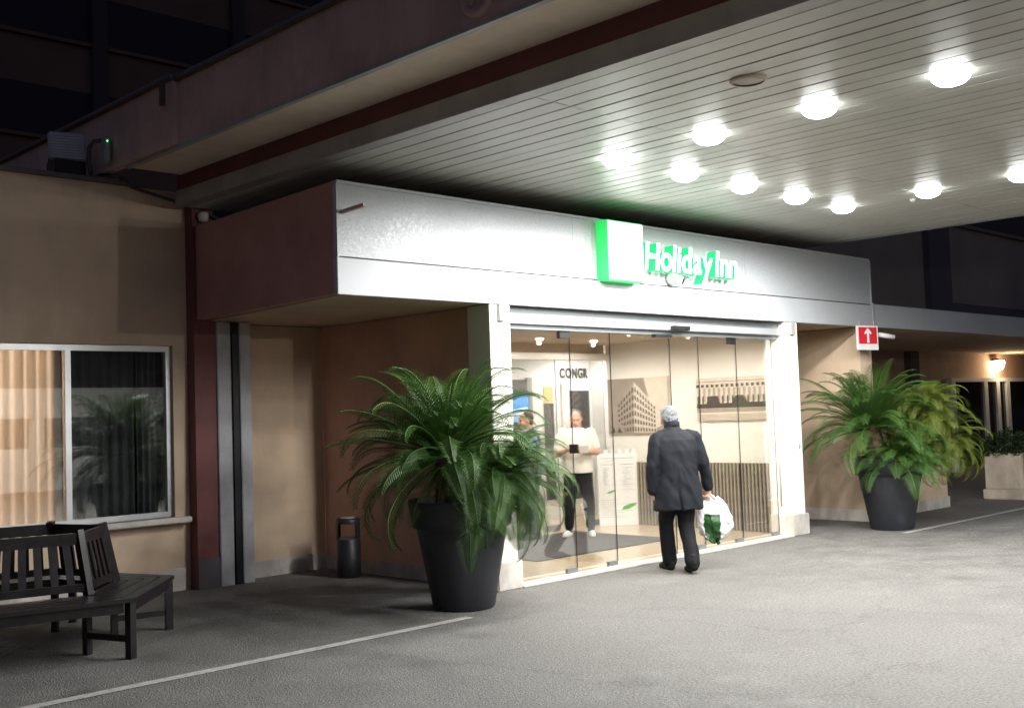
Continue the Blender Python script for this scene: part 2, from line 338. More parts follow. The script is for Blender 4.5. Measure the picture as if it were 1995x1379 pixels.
# ================================================================ canopy over the driveway
CZ = 3.84; XL, XR, YB, YF = 5.41, 13.83, 10.2, -4.0
can = thing('entrance_canopy', (9.6, -3.4, 0), 'wide driveway canopy with pale plank ceiling and dark red brown edge beam', 'canopy')
pm = MB(); pitch = .187; pw = pitch-.014
pm.box(-pw/2, pw/2, YF, 5.298, 0, .03, bev=.0025); pme = pm.mesh('plank', 'plank'); pme2 = MB().box(-pw/2, pw/2, 5.302, YB, 0, .03, bev=.0025).mesh('plank', 'plank')
n = int((XR-XL-.1)/pitch)
for i in range(n):
    for q_ in (pme, pme2):
        o = obj('plank', q_, can); o.location = Vector((XL+.09+pitch*(i+.5), 0, CZ))-WL[can.name]; o.location.z += random.uniform(-.0018, .0018)
B('soffit_backing', 'joint_dark', can, XL+.02, XR-.02, YF+.01, YB-.01, CZ+.034, CZ+.06)
B('soffit_trim', 'trim_grey', can, XL-.055, XL+.085, YF, YB, CZ-.004, CZ+.145, bev=.006)
B('red_band', 'red_paint', can, XL-.03, XL+.05, YF, YB, CZ+.146, CZ+.30)
B('soffit_trim', 'trim_grey', can, XR-.08, XR+.05, YF, YB, CZ-.004, CZ+.15, bev=.006)
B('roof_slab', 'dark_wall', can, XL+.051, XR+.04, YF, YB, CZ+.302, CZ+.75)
XBm = 4.77
B('beam_underside', 'beam_under', can, XBm+.047, XL+.05, YF-.2, 10.12, CZ+.301, CZ+.33)
B('edge_beam', 'beam_brown', can, XBm, XBm+.045, YF-.2, 22, CZ+.296, CZ+.86)
B('drip_edge', 'trim_grey', can, XBm-.006, XBm+.045, YF-.2, 10.05, CZ+.270, CZ+.295)
B('beam_cap', 'cap_metal', can, XBm-.05, XBm+.30, YF-.2, 9.0, CZ+.862, CZ+.905, bev=.006)
B('rear_beam', 'beam_brown', can, XBm-.05, XBm-.002, 9.0, 22, CZ+.297, CZ+.87)
B('beam_cap', 'cap_metal', can, XBm-.10, XBm+.24, 8.98, 22, CZ+.872, CZ+.915, bev=.006)
B('rear_wall', 'stucco_pink', can, XBm-.06, XBm+.20, 10.6, 22, CZ-.4, CZ+.296)
B('drain_spout', 'cable', can, XBm-.15, XBm-.11, 9.02, 9.06, CZ+.63, CZ+.84)
md = MB(); md.lathe([(0,.016),(.105,.016),(.12,.03),(.15,.034),(.165,.02),(.17,0)], n=40)
for a in (30, 150, 270): md.bar((0,0,.022), (.10*math.cos(R(a)), .10*math.sin(R(a)), .022), .035, .022)
md.lathe([(0,.045),(.045,.045),(.05,.02),(.05,.0)], n=20)
for v in md.bm.verts: v.co = Vector((XBm-v.co.z, 5.06+v.co.y, CZ+.50+v.co.x))
md.build('medallion', 'beam_brown', can)
for x in (XL+.15, XR-.25):
    MB().box(x-.2, x+.2, -3.7, -3.3, 0, CZ+.3, bev=.01).build('column', 'stucco', can)

def ceiling_lamp(x, y, z, label, group, power, warm=False, size=.135, cat='ceiling lamp'):
    t = thing('ceiling_lamp', (x, y, z), label, cat, group)
    MB().lathe([(size*.86,.0),(size*.93,.0),(size*.93,-.008),(size*.90,-.010),(size*.86,-.008),(size*.86,.0)], n=28).build('trim_ring', 'white_plastic', t, local=True)
    MB().lathe([(size*1.0,-.002),(size*.985,-size*.12),(size*.88,-size*.34),(size*.66,-size*.52),(size*.34,-size*.62),(0,-size*.65)], n=28).build('bulb', 'lamp_warm' if warm else 'lamp_glow', t, local=True)
    ld = bpy.data.lights.new('lamp_light', 'SPOT'); ld.energy = power; ld.spot_size = R(180); ld.spot_blend = .45; ld.shadow_soft_size = min(.09, size*.6)
    ld.color = (1,.92,.82) if warm else (1,.992,.965)
    lo = bpy.data.objects.new('lamp_light', ld); col.objects.link(lo); lo.parent = t; lo.location = (0,0,-size*1.2)
    return t
LG = 'lamps in the canopy ceiling'
names = ['directly above the green logo box', 'above the lettering', 'third from the logo box', 'fourth from the logo box', 'last one on the right']
for i in range(5):
    ceiling_lamp(7.41+.972*i, 6.165, CZ, 'round ceiling lamp in the row along the entrance, '+names[i], LG, LAMP_W)
for j, s in enumerate(['first in front of the lamp above the logo box', 'between the round speaker and the canopy middle, second from the entrance row', 'largest lamp at the upper right, nearest to the camera in view']):
    ceiling_lamp(7.37-.02*j, 5.165-1.0*j, CZ, 'round ceiling lamp, '+s, LG, LAMP_W)
ceiling_lamp(11.23, 5.155, CZ, 'round ceiling lamp at right, first in front of the last lamp of the entrance row', LG, LAMP_W)
ceiling_lamp(11.22, 4.19, CZ, 'round ceiling lamp cut by the right edge of the picture', LG, LAMP_W)
for j in range(5):
    for x in (7.33, 11.22):
        if x > 10 or j: ceiling_lamp(x, (3.17 if x < 10 else 3.2)-1.0*j, CZ, 'round ceiling lamp out of view towards the front of the canopy', LG, LAMP_W)
sp = thing('ceiling_speaker', (6.34, 4.11, CZ), 'round beige speaker grille set in the plank ceiling', 'speaker')
MB().lathe([(.10,0),(.122,0),(.124,-.014),(.104,-.024),(.10,-.02)], n=32).build('rim', 'planter_stone', sp, local=True)
MB().lathe([(.101,-.012),(.06,-.020),(0,-.022)], n=32).build('grille', 'plinth', sp, local=True)
ds = thing('smoke_detector', (11.6, 5.5, CZ), 'tiny white detector on the ceiling below the right lamps', 'detector')
MB().lathe([(.03,0),(.03,-.015),(.02,-.03),(0,-.032)], n=16).build('housing', 'white_plastic', ds, local=True)

# ================================================================ entrance lobby
FY, FB, FS, FT = 7.60, 2.695, 3.005, 3.665
lob = thing('entrance_lobby', (9.95, 7.7, 0), 'hotel entrance with silver fascia, cream posts and sliding glass front', 'entrance')
FX0, FX1 = 5.445, 14.62
def fasc(name, m, pts, z0, z1): return MB().prism(pts, z0, z1).build(name, m, lob)
xs = [FX0+.03, 8.4, 11.5, FX1-.02]
for a, b in zip(xs, xs[1:]): B('fascia_panel', 'galvanised', lob, a+.0015, b-.0015, FY+.022, FY+.05, FS+.0165, FT-.03)
B('shadow_strip', 'joint_dark', lob, FX0+.03, FX1-.02, FY+.030, FY+.05, FS+.0005, FS+.016)  # dark strip in the seam, its colour stands for the band's shadow line
B('fascia_cap', 'band', lob, FX0+.02, FX1-.01, FY+.012, FY+.07, FT-.029, FT, bev=.004)
B('fascia_edge', 'band', lob, FX0+.012, FX0+.0295, FY+.010, FY+.06, FS+.004, FT-.03)
B('fascia_edge', 'band', lob, FX1-.0195, FX1+.004, FY+.010, FY+.06, FS+.004, FT-.03)
for a, b in ((FX0, 9.97), (9.972, FX1+.02)): B('fascia_band', 'band', lob, a, b, FY, FY+.06, FB, FS, bev=.004)
fasc('fascia_return', 'return_brown', [(FX0+.014,FY+.062),(FX0+.10,FY+.062),(5.72,10.27),(5.60,10.27)], FB+.012, FT-.006)
B('fascia_core', 'dark_wall', lob, FX0+.11, FX1-.05, FY+.071, FY+.55, FB+.02, FT-.02)
fasc('entrance_soffit', 'stucco', [(FX0+.10,FY+.062),(FX1-.05,FY+.062),(FX1-.05,10.48),(5.75,10.48)], FB+.004, FB+.018)
fasc('lobby_roof', 'dark_wall', [(FX0+.12,8.2),(FX1-.05,8.2),(FX1-.05,13.5),(5.8,13.5)], FT-.15, FT-.05)
# posts
for x0, x1 in ((7.185, 7.455), (12.30, 12.60)):
    p = B('post', 'post_cream', lob, x0, x1, FY+.01, 7.93, 0, FB-.003, bev=.006)
    B('plinth', 'plinth', p, x0-.035, x1+.03, FY-.028, 7.90, 0, .27, bev=.012)
    B('bracket', 'trim_grey', p, (x0+x1)/2-.04, (x0+x1)/2+.05, FY-.03, FY+.009, FB-.16, FB-.004)
B('keypad', 'grey_plastic', lob, 12.50, 12.535, FY-.004, FY+.009, 1.09, 1.15)
B('side_wall', 'red_wall', lob, 7.26, 7.40, 7.931, 10.48, 0, FB-.003)
B('side_wall', 'lobby_wall', lob, 7.401, 7.43, 7.931, 10.70, .02, 2.62)
B('wall_plinth', 'plinth', lob, 7.242, 7.259, 7.94, 10.48, 0, .14)
B('side_wall', 'lobby_wall', lob, 12.45, 12.60, 7.931, 10.72, 0, FB-.003)
B('lobby_floor', 'lobby_tile', lob, 7.431, 12.449, 7.74, 10.7, -.1, .012); B('lobby_floor', 'lobby_tile', lob, 7.431, 17, 10.7, 13.0, -.1, .012)
B('threshold', 'threshold', lob, 7.49, 12.266, 7.575, 7.739, 0, .022, bev=.006)
B('lobby_ceiling', 'lobby_ceiling', lob, 7.43, 12.449, 7.80, 10.8, 2.62, 2.66); B('lobby_ceiling', 'lobby_ceiling', lob, 7.43, 17, 10.8, 13.0, 2.62, 2.66)
for i in range(22):
    B('ceiling_slat', 'lobby_ceiling', lob, 7.45, 12.44, 7.95+i*.125, 8.03+i*.125, 2.606, 2.6195)
# door gear
B('door_header', 'alu', lob, 7.47, 12.50, 7.66, 7.85, 2.525, 2.605, bev=.006)
B('header_recess', 'alu_dark', lob, 7.46, 12.299, 7.70, 7.84, 2.606, FB-.004)
B('door_track', 'alu_dark', lob, 7.47, 12.28, 7.71, 7.86, 2.478, 2.524)
B('sensor', 'black_metal', lob, 10.02, 10.32, 7.60, 7.659, 2.53, 2.575, bev=.006)
B('sensor', 'black_metal', lob, 9.72, 10.02, 7.64, 7.70, 2.44, 2.477, bev=.004)
js = [7.50, 8.43, 9.065, 10.10, 10.64, 11.41, 12.20]
for i, (a, b) in enumerate(zip(js, js[1:])):
    y = 7.745
    gp = split_pane(B('glass_panel', 'glass_clear', lob, a+.002, b-.002, y, y+.008, .035, 2.476))
    B('bottom_clamp', 'alu_dark', gp, b-.16, b-.01, y-.012, y+.022, .013, .07, bev=.003)
    if i in (0, 4): B('top_clamp', 'black_metal', gp, b-.16, b-.01, y-.014, y+.024, 2.40, 2.475, bev=.003)
dh = MB(); dh.tube([(12.13,7.66,.38),(12.13,7.66,1.45)], .014, 10)
for z in (.46, 1.37): dh.tube([(12.13,7.66,z),(12.13,7.744,z)], .008, 8)
dh.build('door_handle', 'alu', lob)
# slatted dado on the right wall
B('slat_backing', 'slat_back', lob, 12.436, 12.449, 7.94, 10.6, .013, .90)
sme = MB().box(-.012,.012,-.014,.014,0,.89, bev=.002).mesh('slat', 'wood_slat')
for i in range(46):
    o = obj('slat', sme, lob); o.location = Vector((12.422, 7.97+i*.0565, .013))-WL[lob.name]
# inner doors and the corridor behind them
B('inner_header', 'lobby_white', lob, 7.44, 12.52, 10.62, 10.80, 2.385, 2.475, bev=.02)
B('inner_bulkhead', 'lobby_ceiling', lob, 7.44, 12.40, 10.72, 10.80, 2.476, 2.619)
for a, b in ((7.5,8.7),(8.7,9.9),(9.9,11.33),(11.33,12.35)):
    gp = split_pane(B('inner_glass', 'glass_inner', lob, a+.003, b-.003, 10.70, 10.708, .03, 2.384))
    B('bottom_clamp', 'alu_dark', gp, b-.30, b-.02, 10.69, 10.72, .013, .10, bev=.003)
B('corridor_wall', 'lobby_white', lob, 7.43, 17, 12.0, 12.12, .012, 2.62)
B('corridor_wall', 'lobby_white', lob, 16.9, 17, 10.8, 11.99, .012, 2.62)
B('corridor_wall', 'lobby_white', lob, 12.601, 17, 10.62, 10.78, .012, 2.62)
B('corridor_column', 'lobby_white', lob, 13.52, 13.74, 11.70, 11.98, .012, 2.619)
dr = B('corridor_door', 'lobby_white', lob, 12.80, 13.50, 11.95, 11.999, .012, 2.10, bev=.006)
B('pane', 'dark_glass', dr, 12.96, 13.42, 11.942, 11.949, .28, 1.98)
dr = B('corridor_door', 'dark_glass', lob, 10.9, 12.02, 11.96, 11.999, .012, 2.16)
B('frame', 'grey_plastic', dr, 12.021, 12.12, 11.94, 11.999, .012, 2.19)
B('notice', 'yellow_card', lob, 12.42, 12.62, 11.985, 11.999, 1.80, 2.05)
B('dark_panel', 'dark_glass', lob, 12.42, 12.62, 11.975, 11.999, .30, 1.79)

for i, (x, y, s) in enumerate(((10.27, 9.95, 'above the man in white'), (11.37, 9.99, 'left of the arcade picture'))):
    ceiling_lamp(x, y, 2.605, 'small warm lobby ceiling lamp '+s, 'lamps in the lobby ceiling', LOBBY_W*1.2, True, .05)
for x, y in ((9.1, 8.4), (11.37, 8.4), (8.6, 9.97), (10.2, 8.4)):
    ceiling_lamp(x, y, 2.605, 'small warm lobby ceiling lamp hidden from view behind the door header', 'lamps in the lobby ceiling', LOBBY_W*1.2, True, .05)
for x, y in ((10.8, 11.4), (12.9, 11.35), (14.6, 11.4)):
    ceiling_lamp(x, y, 2.619, 'small corridor ceiling lamp behind the inner glass doors', 'lamps in the corridor ceiling', LOBBY_W*1.6, False, .05)

# ================================================================ left wing
lw = thing('left_wing', (1.0, 10.4, 0), 'beige rendered wing with a wide curtained window at the left', 'building')
WX0, WX1, WZ0, WZ1 = .9, 5.40, .735, 2.45
WY = 10.4
B('wall', 'stucco', lw, -14, WX0, WY, WY+.3, 0, 4.02); B('wall', 'stucco', lw, WX0, WX1, WY, WY+.3, WZ1, 4.02)
B('wall', 'stucco', lw, WX0, WX1, WY, WY+.3, 0, WZ0); B('wall', 'stucco', lw, WX1, 5.56, WY, WY+.3, 0, 4.02)
B('roof', 'dark_wall', lw, -14, 5.7, WY+.301, 22, 3.85, 3.95)
B('parapet_cap', 'cap_metal', lw, -14, 5.05, WY-.05, WY+.36, 4.021, 4.065, bev=.006)
B('plinth', 'plinth', lw, -14, 5.50, WY-.018, WY-.001, 0, .22)
B('red_pilaster', 'red_paint', lw, 5.561, 5.80, WY-.15, WY+.3, 0, 3.98)
B('pilaster_plinth', 'pilaster_dark', lw, 5.56, 5.802, WY-.165, WY-.151, 0, .30)
for x0, x1 in ((5.801, 5.955), (6.06, 6.19)):
    B('grey_column', 'column_grey', lw, x0, x1, 10.22, 10.48, 0, FB-.004, bev=.006)
B('downpipe', 'pipe_dark', lw, 5.957, 6.058, 10.225, 10.46, 0, FB-.004, bev=.02)
B('recess_wall', 'stucco', lw, 6.191, 7.259, 10.482, 10.7, 0, FB-.003)
B('recess_plinth', 'plinth', lw, 6.2, 7.24, 10.466, 10.481, 0, .17)
B('sill', 'plinth', lw, WX0-.1, 5.52, WY-.13, WY+.12, WZ0-.055, WZ0, bev=.008)
win = B('window', 'alu', lw, WX0, WX1, WY+.05, WY+.11, WZ0+.001, WZ0+.055)
B('frame', 'alu', win, WX0, WX1, WY+.05, WY+.11, WZ1-.06, WZ1-.001)
B('frame', 'alu', win, WX1-.05, WX1-.001, WY+.05, WY+.11, WZ0+.056, WZ1-.061)
B('frame', 'alu', win, WX0+.001, WX0+.05, WY+.05, WY+.11, WZ0+.056, WZ1-.061)
for x in (2.05, 3.2, 4.355): B('mullion', 'alu', win, x-.028, x+.028, WY+.045, WY+.115, WZ0+.056, WZ1-.061)
ws = [WX0+.05, 2.05, 3.2, 4.355, WX1-.05]
for i, (a, b) in enumerate(zip(ws, ws[1:])):
    B('pane', 'glass_window', win, a+(.029 if i else 0), b-(.029 if i < 3 else 0), WY+.075, WY+.081, WZ0+.056, WZ1-.061)
# rooms behind the window
B('room_wall', 'lobby_wall', lw, -.2, 6.1, 13.0, 13.1, .3, 3.0); B('room_floor', 'lobby_tile', lw, -.2, 6.1, WY+.301, 13.0, .2, .3)
B('room_ceiling', 'lobby_white', lw, -.2, 6.1, WY+.301, 13.0, 3.0, 3.05); B('room_wall', 'lobby_wall', lw, 4.33, 4.40, WY+.32, 13.0, .3, 3.0)  # dividing wall added to keep lamp light off the right pane
B('room_wall', 'lobby_wall', lw, 6.0, 6.1, WY+.301, 13.0, .3, 3.0); B('room_wall', 'lobby_wall', lw, -.3, -.2, WY+.301, 13.0, .3, 3.0)
def curtain(x0, x1, y, z0, z1, amp, per, m, label, seed, gather=0):
    q = MB(); n = int((x1-x0)/per*10); L = []
    for i in range(n+1):
        x = x0+(x1-x0)*i/n
        ph = x/per*2*math.pi+2.2*noise.noise((x*1.7, seed, 0)); a = amp*(.7+.6*noise.noise((x*3.1, seed+9, 0)))
        L.append([q.bm.verts.new((x+gather*t*(x-(x0+x1)/2), y+a*math.sin(ph+.5*t)*(1+.3*t), z0+(z1-z0)*(1-t))) for t in (0,.33,.66,1)])
    for A, C in zip(L, L[1:]):
        for k in range(3): f = q.bm.faces.new((A[k], C[k], C[k+1], A[k+1])); f.smooth = True
    return tag(q.build('curtain', m, recalc=False), label, 'curtain')
curtain(.9, 4.30, WY+.24, .78, 2.46, .028, .115, 'sheer', 'warm lit sheer curtain filling the left window pane', 3)
curtain(4.42, 5.12, WY+.25, .78, 2.46, .03, .10, 'drape', 'dark grey drape hanging behind the right window pane', 11)
curtain(5.10, 5.38, WY+.22, .78, 2.46, .03, .07, 'drape', 'dark bunched drape at the right edge of the window', 23)
rl = thing('room_lamp', (2.6, 11.7, 3.0), 'warm ceiling lamp inside the room behind the sheer curtain', 'lamp')
MB().lathe([(.18,0),(.18,-.03),(.12,-.09),(0,-.11)], n=24).build('shade', 'lamp_warm', rl, local=True)
ld = bpy.data.lights.new('lamp_light', 'POINT'); ld.energy = 85; ld.color = (1,.85,.71); ld.shadow_soft_size = .15
lo = bpy.data.objects.new('lamp_light', ld); col.objects.link(lo); lo.parent = rl; lo.location = (0,0,-.3)

# ================================================================ right wing
rw = thing('right_wing', (18, 7.7, 0), 'long right wing with a low silver canopy edge and dark upper wall', 'building')
B('block_wall', 'stucco', rw, 14.30, 14.62, 7.66, 10.6, 0, FB-.003)
B('low_wall', 'stucco', rw, 14.621, 16.82, 7.66, 8.25, 0, .62, bev=.01)
B('wall_plinth', 'plinth', rw, 14.283, 14.299, 7.642, 10.3, 0, .16)
B('wall_plinth', 'plinth', rw, 14.30, 16.84, 7.642, 7.659, 0, .16)
B('recess_wall', 'stucco', rw, 12.601, 14.299, 10.3, 10.5, 0, FB-.003)
B('canopy_edge', 'band', rw, FX1+.022, 40, FY+.006, FY+.08, FB+.002, FS+.02, bev=.004)
B('canopy_joint', 'trim_grey', rw, FX1-.02, FX1+.0215, FY-.010, FY+.07, FB-.03, FS+.03)
B('canopy_soffit', 'stucco', rw, FX1-.03, 40, FY+.082, 11.1, FB+.006, FB+.026)
B('canopy_roof', 'dark_wall', rw, FX1-.03, 40, FY+.082, 11.1, FS-.08, FS)
B('back_wall', 'stucco_pink', rw, 14.621, 42, 11.1, 11.3, 0, 3.1)
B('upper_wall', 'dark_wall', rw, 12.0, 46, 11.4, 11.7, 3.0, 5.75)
B('upper_cap', 'cap_metal', rw, 12.0, 46, 11.3, 11.75, 5.751, 5.83)
B('upper_pilaster', 'pilaster_dark', rw, 24.4, 25.5, 11.25, 11.399, 3.0, 5.75)
B('upper_base', 'pilaster_dark', rw, 25.6, 46, 11.30, 11.399, 3.0, 3.9)
B('pilaster', 'pilaster_dark', rw, 22.6, 23.0, 10.95, 11.099, 0, FB-.004)
B('pipe', 'door_frame', rw, 22.62, 23.02, 10.88, 10.94, 1.35, 1.98)
ent = B('glazed_door', 'door_frame', rw, 24.6, 30.0, 10.98, 11.099, 2.03, 2.12)
for x in (24.6, 26.35, 27.05, 27.65, 29.9): B('frame', 'door_frame', ent, x, x+.2, 10.98, 11.099, 0, 2.029)
for a, b in ((24.8,26.35),(26.55,27.05),(27.25,27.65),(27.85,29.9)): B('pane', 'dark_glass', ent, a, b, 11.03, 11.06, .1, 2.029)
wl = thing('wall_lamp', (27.2, 10.98, 2.44), 'lit warm wall lamp above the glazed door at right', 'wall lamp')
MB().lathe([(0,.13),(.17,.12),(.18,.10),(.17,.09),(0,.10)], n=24).build('lamp_cap', 'black_metal', wl, local=True)
MB().lathe([(.15,.089),(.155,.03),(.13,-.06),(.08,-.13),(0,-.16)], n=24).build('lamp_shade', 'lamp_warm', wl, local=True)
B('arm', 'black_metal', wl, 27.17, 27.23, 10.98, 11.099, 2.56, 2.59)
ld = bpy.data.lights.new('lamp_light', 'POINT'); ld.energy = 12; ld.color = (1,.74,.46); ld.shadow_soft_size = .1
lo = bpy.data.objects.new('lamp_light', ld); col.objects.link(lo); lo.parent = wl; lo.location = (0,-.35,-.05)

# ================================================================ dark tower behind
tw = thing('tower_block', (16, 34, 0), 'dark multi storey block with window bands in the night behind', 'building')
B('wall', 'tower_wall', tw, 2, 40, 34, 46, 0, 26)
for k in range(8):
    z = 1.2+3.15*k
    B('window_band', 'tower_glass', tw, 2.5, 39.5, 33.93, 33.999, z, z+1.55)
    B('sill', 'tower_wall', tw, 2.2, 39.8, 33.86, 33.999, z-.12, z-.001)
for x in (5, 10, 15.0, 20, 25, 30, 35): B('pier', 'tower_pier', tw, x, x+.5, 33.75, 33.929, 0, 26)

fb = thing('sky_cover_block', (60, 30, 0), 'dark block added to cover the sky above the right wing', 'building')  # added block, keeps this corner dark while the sky lights the scene
B('wall', 'tower_glass', fb, 36, 110, 30, 40, 0, 24); B('parapet', 'tower_pier', fb, 35.9, 110.1, 29.9, 40.1, 24.001, 24.5)
# ================================================================ across the driveway (seen mirrored in the window)
pg = thing('garden_pergola', (12, -9.3, 0), 'low white pergola across the driveway, mirrored in the left window', 'pergola')
B('beam', 'wall_white', pg, 5, 22, -9.5, -9.1, 1.95, 2.75, bev=.01)
for i in range(6): B('post', 'wall_white', pg, 5.2+3.2*i, 5.5+3.2*i, -9.45, -9.15, 0, 1.949, bev=.01)
B('low_wall', 'wall_white', pg, 5, 22, -9.75, -9.52, 0, 1.15, bev=.01)
bw = thing('glow_blocker_wall', (14, -16, 0), 'tall dark wall added across the driveway to hide the sky glow, mirrored in the left window', 'wall')  # added out of view to block the horizon glow in the window reflection
B('wall', 'pilaster_dark', bw, -6, 60, -16.3, -16, 0, 6.5); B('coping', 'cap_metal', bw, -6, 60, -16.35, -15.95, 6.501, 6.58)
sl = thing('globe_lamp', (8.9, -7.6, 0), 'white globe lamp on a post, mirrored in the left window', 'street lamp')
MB().lathe([(.09,0),(.09,.08),(.04,.14),(.035,2.75),(.06,2.8),(.06,2.84),(0,2.85)], n=16).build('post', 'black_metal', sl, local=True)
MB().lathe([(.05,2.84),(.15,2.91),(.19,3.03),(.15,3.16),(0,3.22)], n=24).build('globe', 'lamp_glow', sl, local=True)
ld = bpy.data.lights.new('lamp_light', 'POINT'); ld.energy = 260; ld.shadow_soft_size = .1; ld.color = (1,.93,.82)
lo = bpy.data.objects.new('lamp_light', ld); col.objects.link(lo); lo.parent = sl; lo.location = (-.1,0,3.45)
# ================================================================ signs on the fascia
lb = thing('logo_box', (8.92, 7.45, 2.99), 'green edged illuminated logo box with washed out white face', 'sign')
B('housing', 'sign_green', lb, 8.755, 9.345, 7.462, FY+.021, 3.0, 3.632, bev=.006)
B('face_panel', 'sign_face', lb, 8.772, 9.328, 7.452, 7.461, 3.016, 3.616, bev=.003)
def text_mesh(ch, size, depth, bold, shear):
    cu = bpy.data.curves.new('t', 'FONT'); cu.body = ch; cu.size = size; cu.extrude = depth/2; cu.offset = bold; cu.shear = shear; cu.resolution_u = 6
    o = bpy.data.objects.new('t', cu); col.objects.link(o); dg = bpy.context.evaluated_depsgraph_get(); dg.update()
    me = bpy.data.meshes.new_from_object(o.evaluated_get(dg)); bpy.data.objects.remove(o); bpy.data.curves.remove(cu)
    me.materials.clear(); return me
def word(root, s, x0, x1, y, z, cap, depth, bold, shear, mats, gap=.012, space=.10, face='-y'):
    ms = [(c, None if c == ' ' else text_mesh(c, 1, .1, bold, shear)) for c in s]
    k = cap/.73; wds = []
    for c, me in ms:
        if me is None: wds.append((0,0)); continue
        xs = [v.co.x for v in me.vertices]; wds.append((min(xs), max(xs)))
    tot = sum(b-a for a, b in wds); ng = sum(1 for c in s if c != ' '); avail = x1-x0-gap*(ng-1)-space*s.count(' ')
    kx = avail/tot; x = x0
    for (c, me), (a, b) in zip(ms, wds):
        if me is None: x += space; continue
        for v in me.vertices:
            p = v.co.copy(); v.co = (x+(p.x-a)*kx, -p.z/.1*depth, p.y*k)
        for m in mats: me.materials.append(MATS[m])
        for p in me.polygons: p.material_index = 0 if p.normal.z > .9 else (1 if len(mats) > 1 else 0)
        me.update()
        for p in me.polygons: p.material_index = 0 if abs(p.normal.y) > .9 else (1 if len(mats) > 1 else 0)
        if c == ' ': continue
        x += (b-a)*kx+gap
        o = obj('letter', me, root); o.location = Vector((0, y, z))-WL[root.name]
hs = thing('lettering_sign', (10.2, 7.5, 3.1), 'raised white letters reading Holiday Inn with green sides', 'sign')
word(hs, 'Holiday Inn', 9.385, 11.13, FY-.055, 3.165, .30, .13, .022, .12, ['letter_face', 'letter_side'], gap=.004, space=.035)
dc = thing('dome_camera', (9.98, FY-.02, 3.10), 'small white dome camera on the fascia under the lettering', 'camera')
q = MB(); q.lathe([(.0,.0),(.075,.0),(.078,.035),(.06,.07),(0,.085)], n=24)
for v in q.bm.verts: v.co = Vector((v.co.x, FY-.001-v.co.z-.0, v.co.y)) - Vector((0, FY, 0))
q.build('housing', 'white_plastic', dc, local=True).location = (0, .02, 0)
q = MB(); q.tube([(.005,-.045,-.01),(.045,-.115,-.04)], [.05,.047], 16); q.build('camera_head', 'white_plastic', dc, local=True)
q = MB(); q.tube([(.045,-.115,-.04),(.050,-.124,-.0435)], [.036,.034], 16); q.build('lens', 'ink', dc, local=True)
bk = thing('fascia_bracket', (5.53, 7.62, 3.40), 'short rusty peg sticking out of the fascia at its left end', 'bracket')
MB().bar((5.52,7.622,3.395), (5.56,7.36,3.42), .03, .03).build('peg', 'beam_brown', bk)
ex = thing('arrow_sign', (14.22, 7.5, 2.36), 'red and white sign with a white up arrow under the canopy edge', 'sign', rz=R(-12))
q = MB().box(-.215,.215,-.012,.012,0,.335,bev=.003); q.build('board', 'white_plastic', ex, local=True)
MB().box(-.185,.185,-.0155,-.0125,.085,.315).build('red_field', 'sign_red', ex, local=True)
q = MB(); q.poly([(-.028,-.018,.10),(.028,-.018,.10),(.022,-.018,.13),(.022,-.018,.23),(.07,-.018,.215),(.07,-.018,.245),(0,-.018,.305),(-.07,-.018,.245),(-.07,-.018,.215),(-.022,-.018,.23),(-.022,-.018,.13)])
q.build('arrow', 'white_plastic', ex, local=True)
for x in (-.15, .15): MB().box(x-.006,x+.006,-.004,.004,.336,.40).build('hanger', 'alu', ex, local=True)
tc_ = thing('bullet_camera', (14.62, 7.56, 2.63), 'small grey bullet camera next to the red arrow sign', 'camera')
MB().tube([(14.64,7.60,2.60),(14.64,7.52,2.58)], .012, 8).build('arm', 'grey_plastic', tc_); MB().tube([(14.58,7.55,2.59),(14.80,7.40,2.545)], .035, 14).build('camera_body', 'white_plastic', tc_)

# ================================================================ left wing roof fittings
fl = thing('floodlight', (4.42, WY+.15, 4.066), 'unlit square floodlight standing on the left parapet', 'floodlight')
q = MB(); q.box(-.17,.17,-.05,.06,.16,.46,bev=.015); h = q.build('housing', 'grey_plastic', fl, local=True); h.rotation_euler = (R(-12),0,R(-18))
for i in range(9): MB().box(-.15,.15,-.056,-.051,.18+i*.029,.20+i*.029).build('louvre', 'trim_grey', h, local=True)
MB().box(-.15,.15,-.08,.14,0,.16,bev=.01).build('ballast_box', 'black_metal', fl, local=True)
ca = thing('roof_camera', (4.58, WY-.02, 4.066), 'unlit camera on a black curved arm with a tiny green light', 'camera')
MB().tube([(0,0,0),(-.03,0,.15),(-.03,-.02,.27),(.0,-.06,.33),(.06,-.12,.34)], .02, 10).build('arm', 'cable', ca, local=True)
MB().box(.045,.10,-.20,-.10,.12,.36,bev=.008).build('camera_body', 'grey_plastic', ca, local=True); MB().lathe([(0,-.008),(.008,0),(0,.008)], c=(.07,-.206,.32), n=8).build('light', 'led_green', ca, local=True)
cb = MB(); cb.tube([(4.86,WY-.02,4.10),(4.98,WY-.06,4.0),(5.2,WY-.05,3.96),(5.5,WY-.06,3.90),(5.72,WY-.18,3.80),(5.9,WY-.2,3.72)], .016, 8)
tag(cb.build('roof_cable', 'cable'), 'dark cable sagging from the left parapet to the fascia return', 'cable')
db = thing('dome_light', (5.66, WY-.2, 3.76), 'small pale dome fitting at the top of the red pilaster', 'wall fitting')
MB().lathe([(0,.05),(.05,.04),(.055,0),(.045,-.045),(0,-.065)], n=16).build('housing', 'white_plastic', db, local=True)

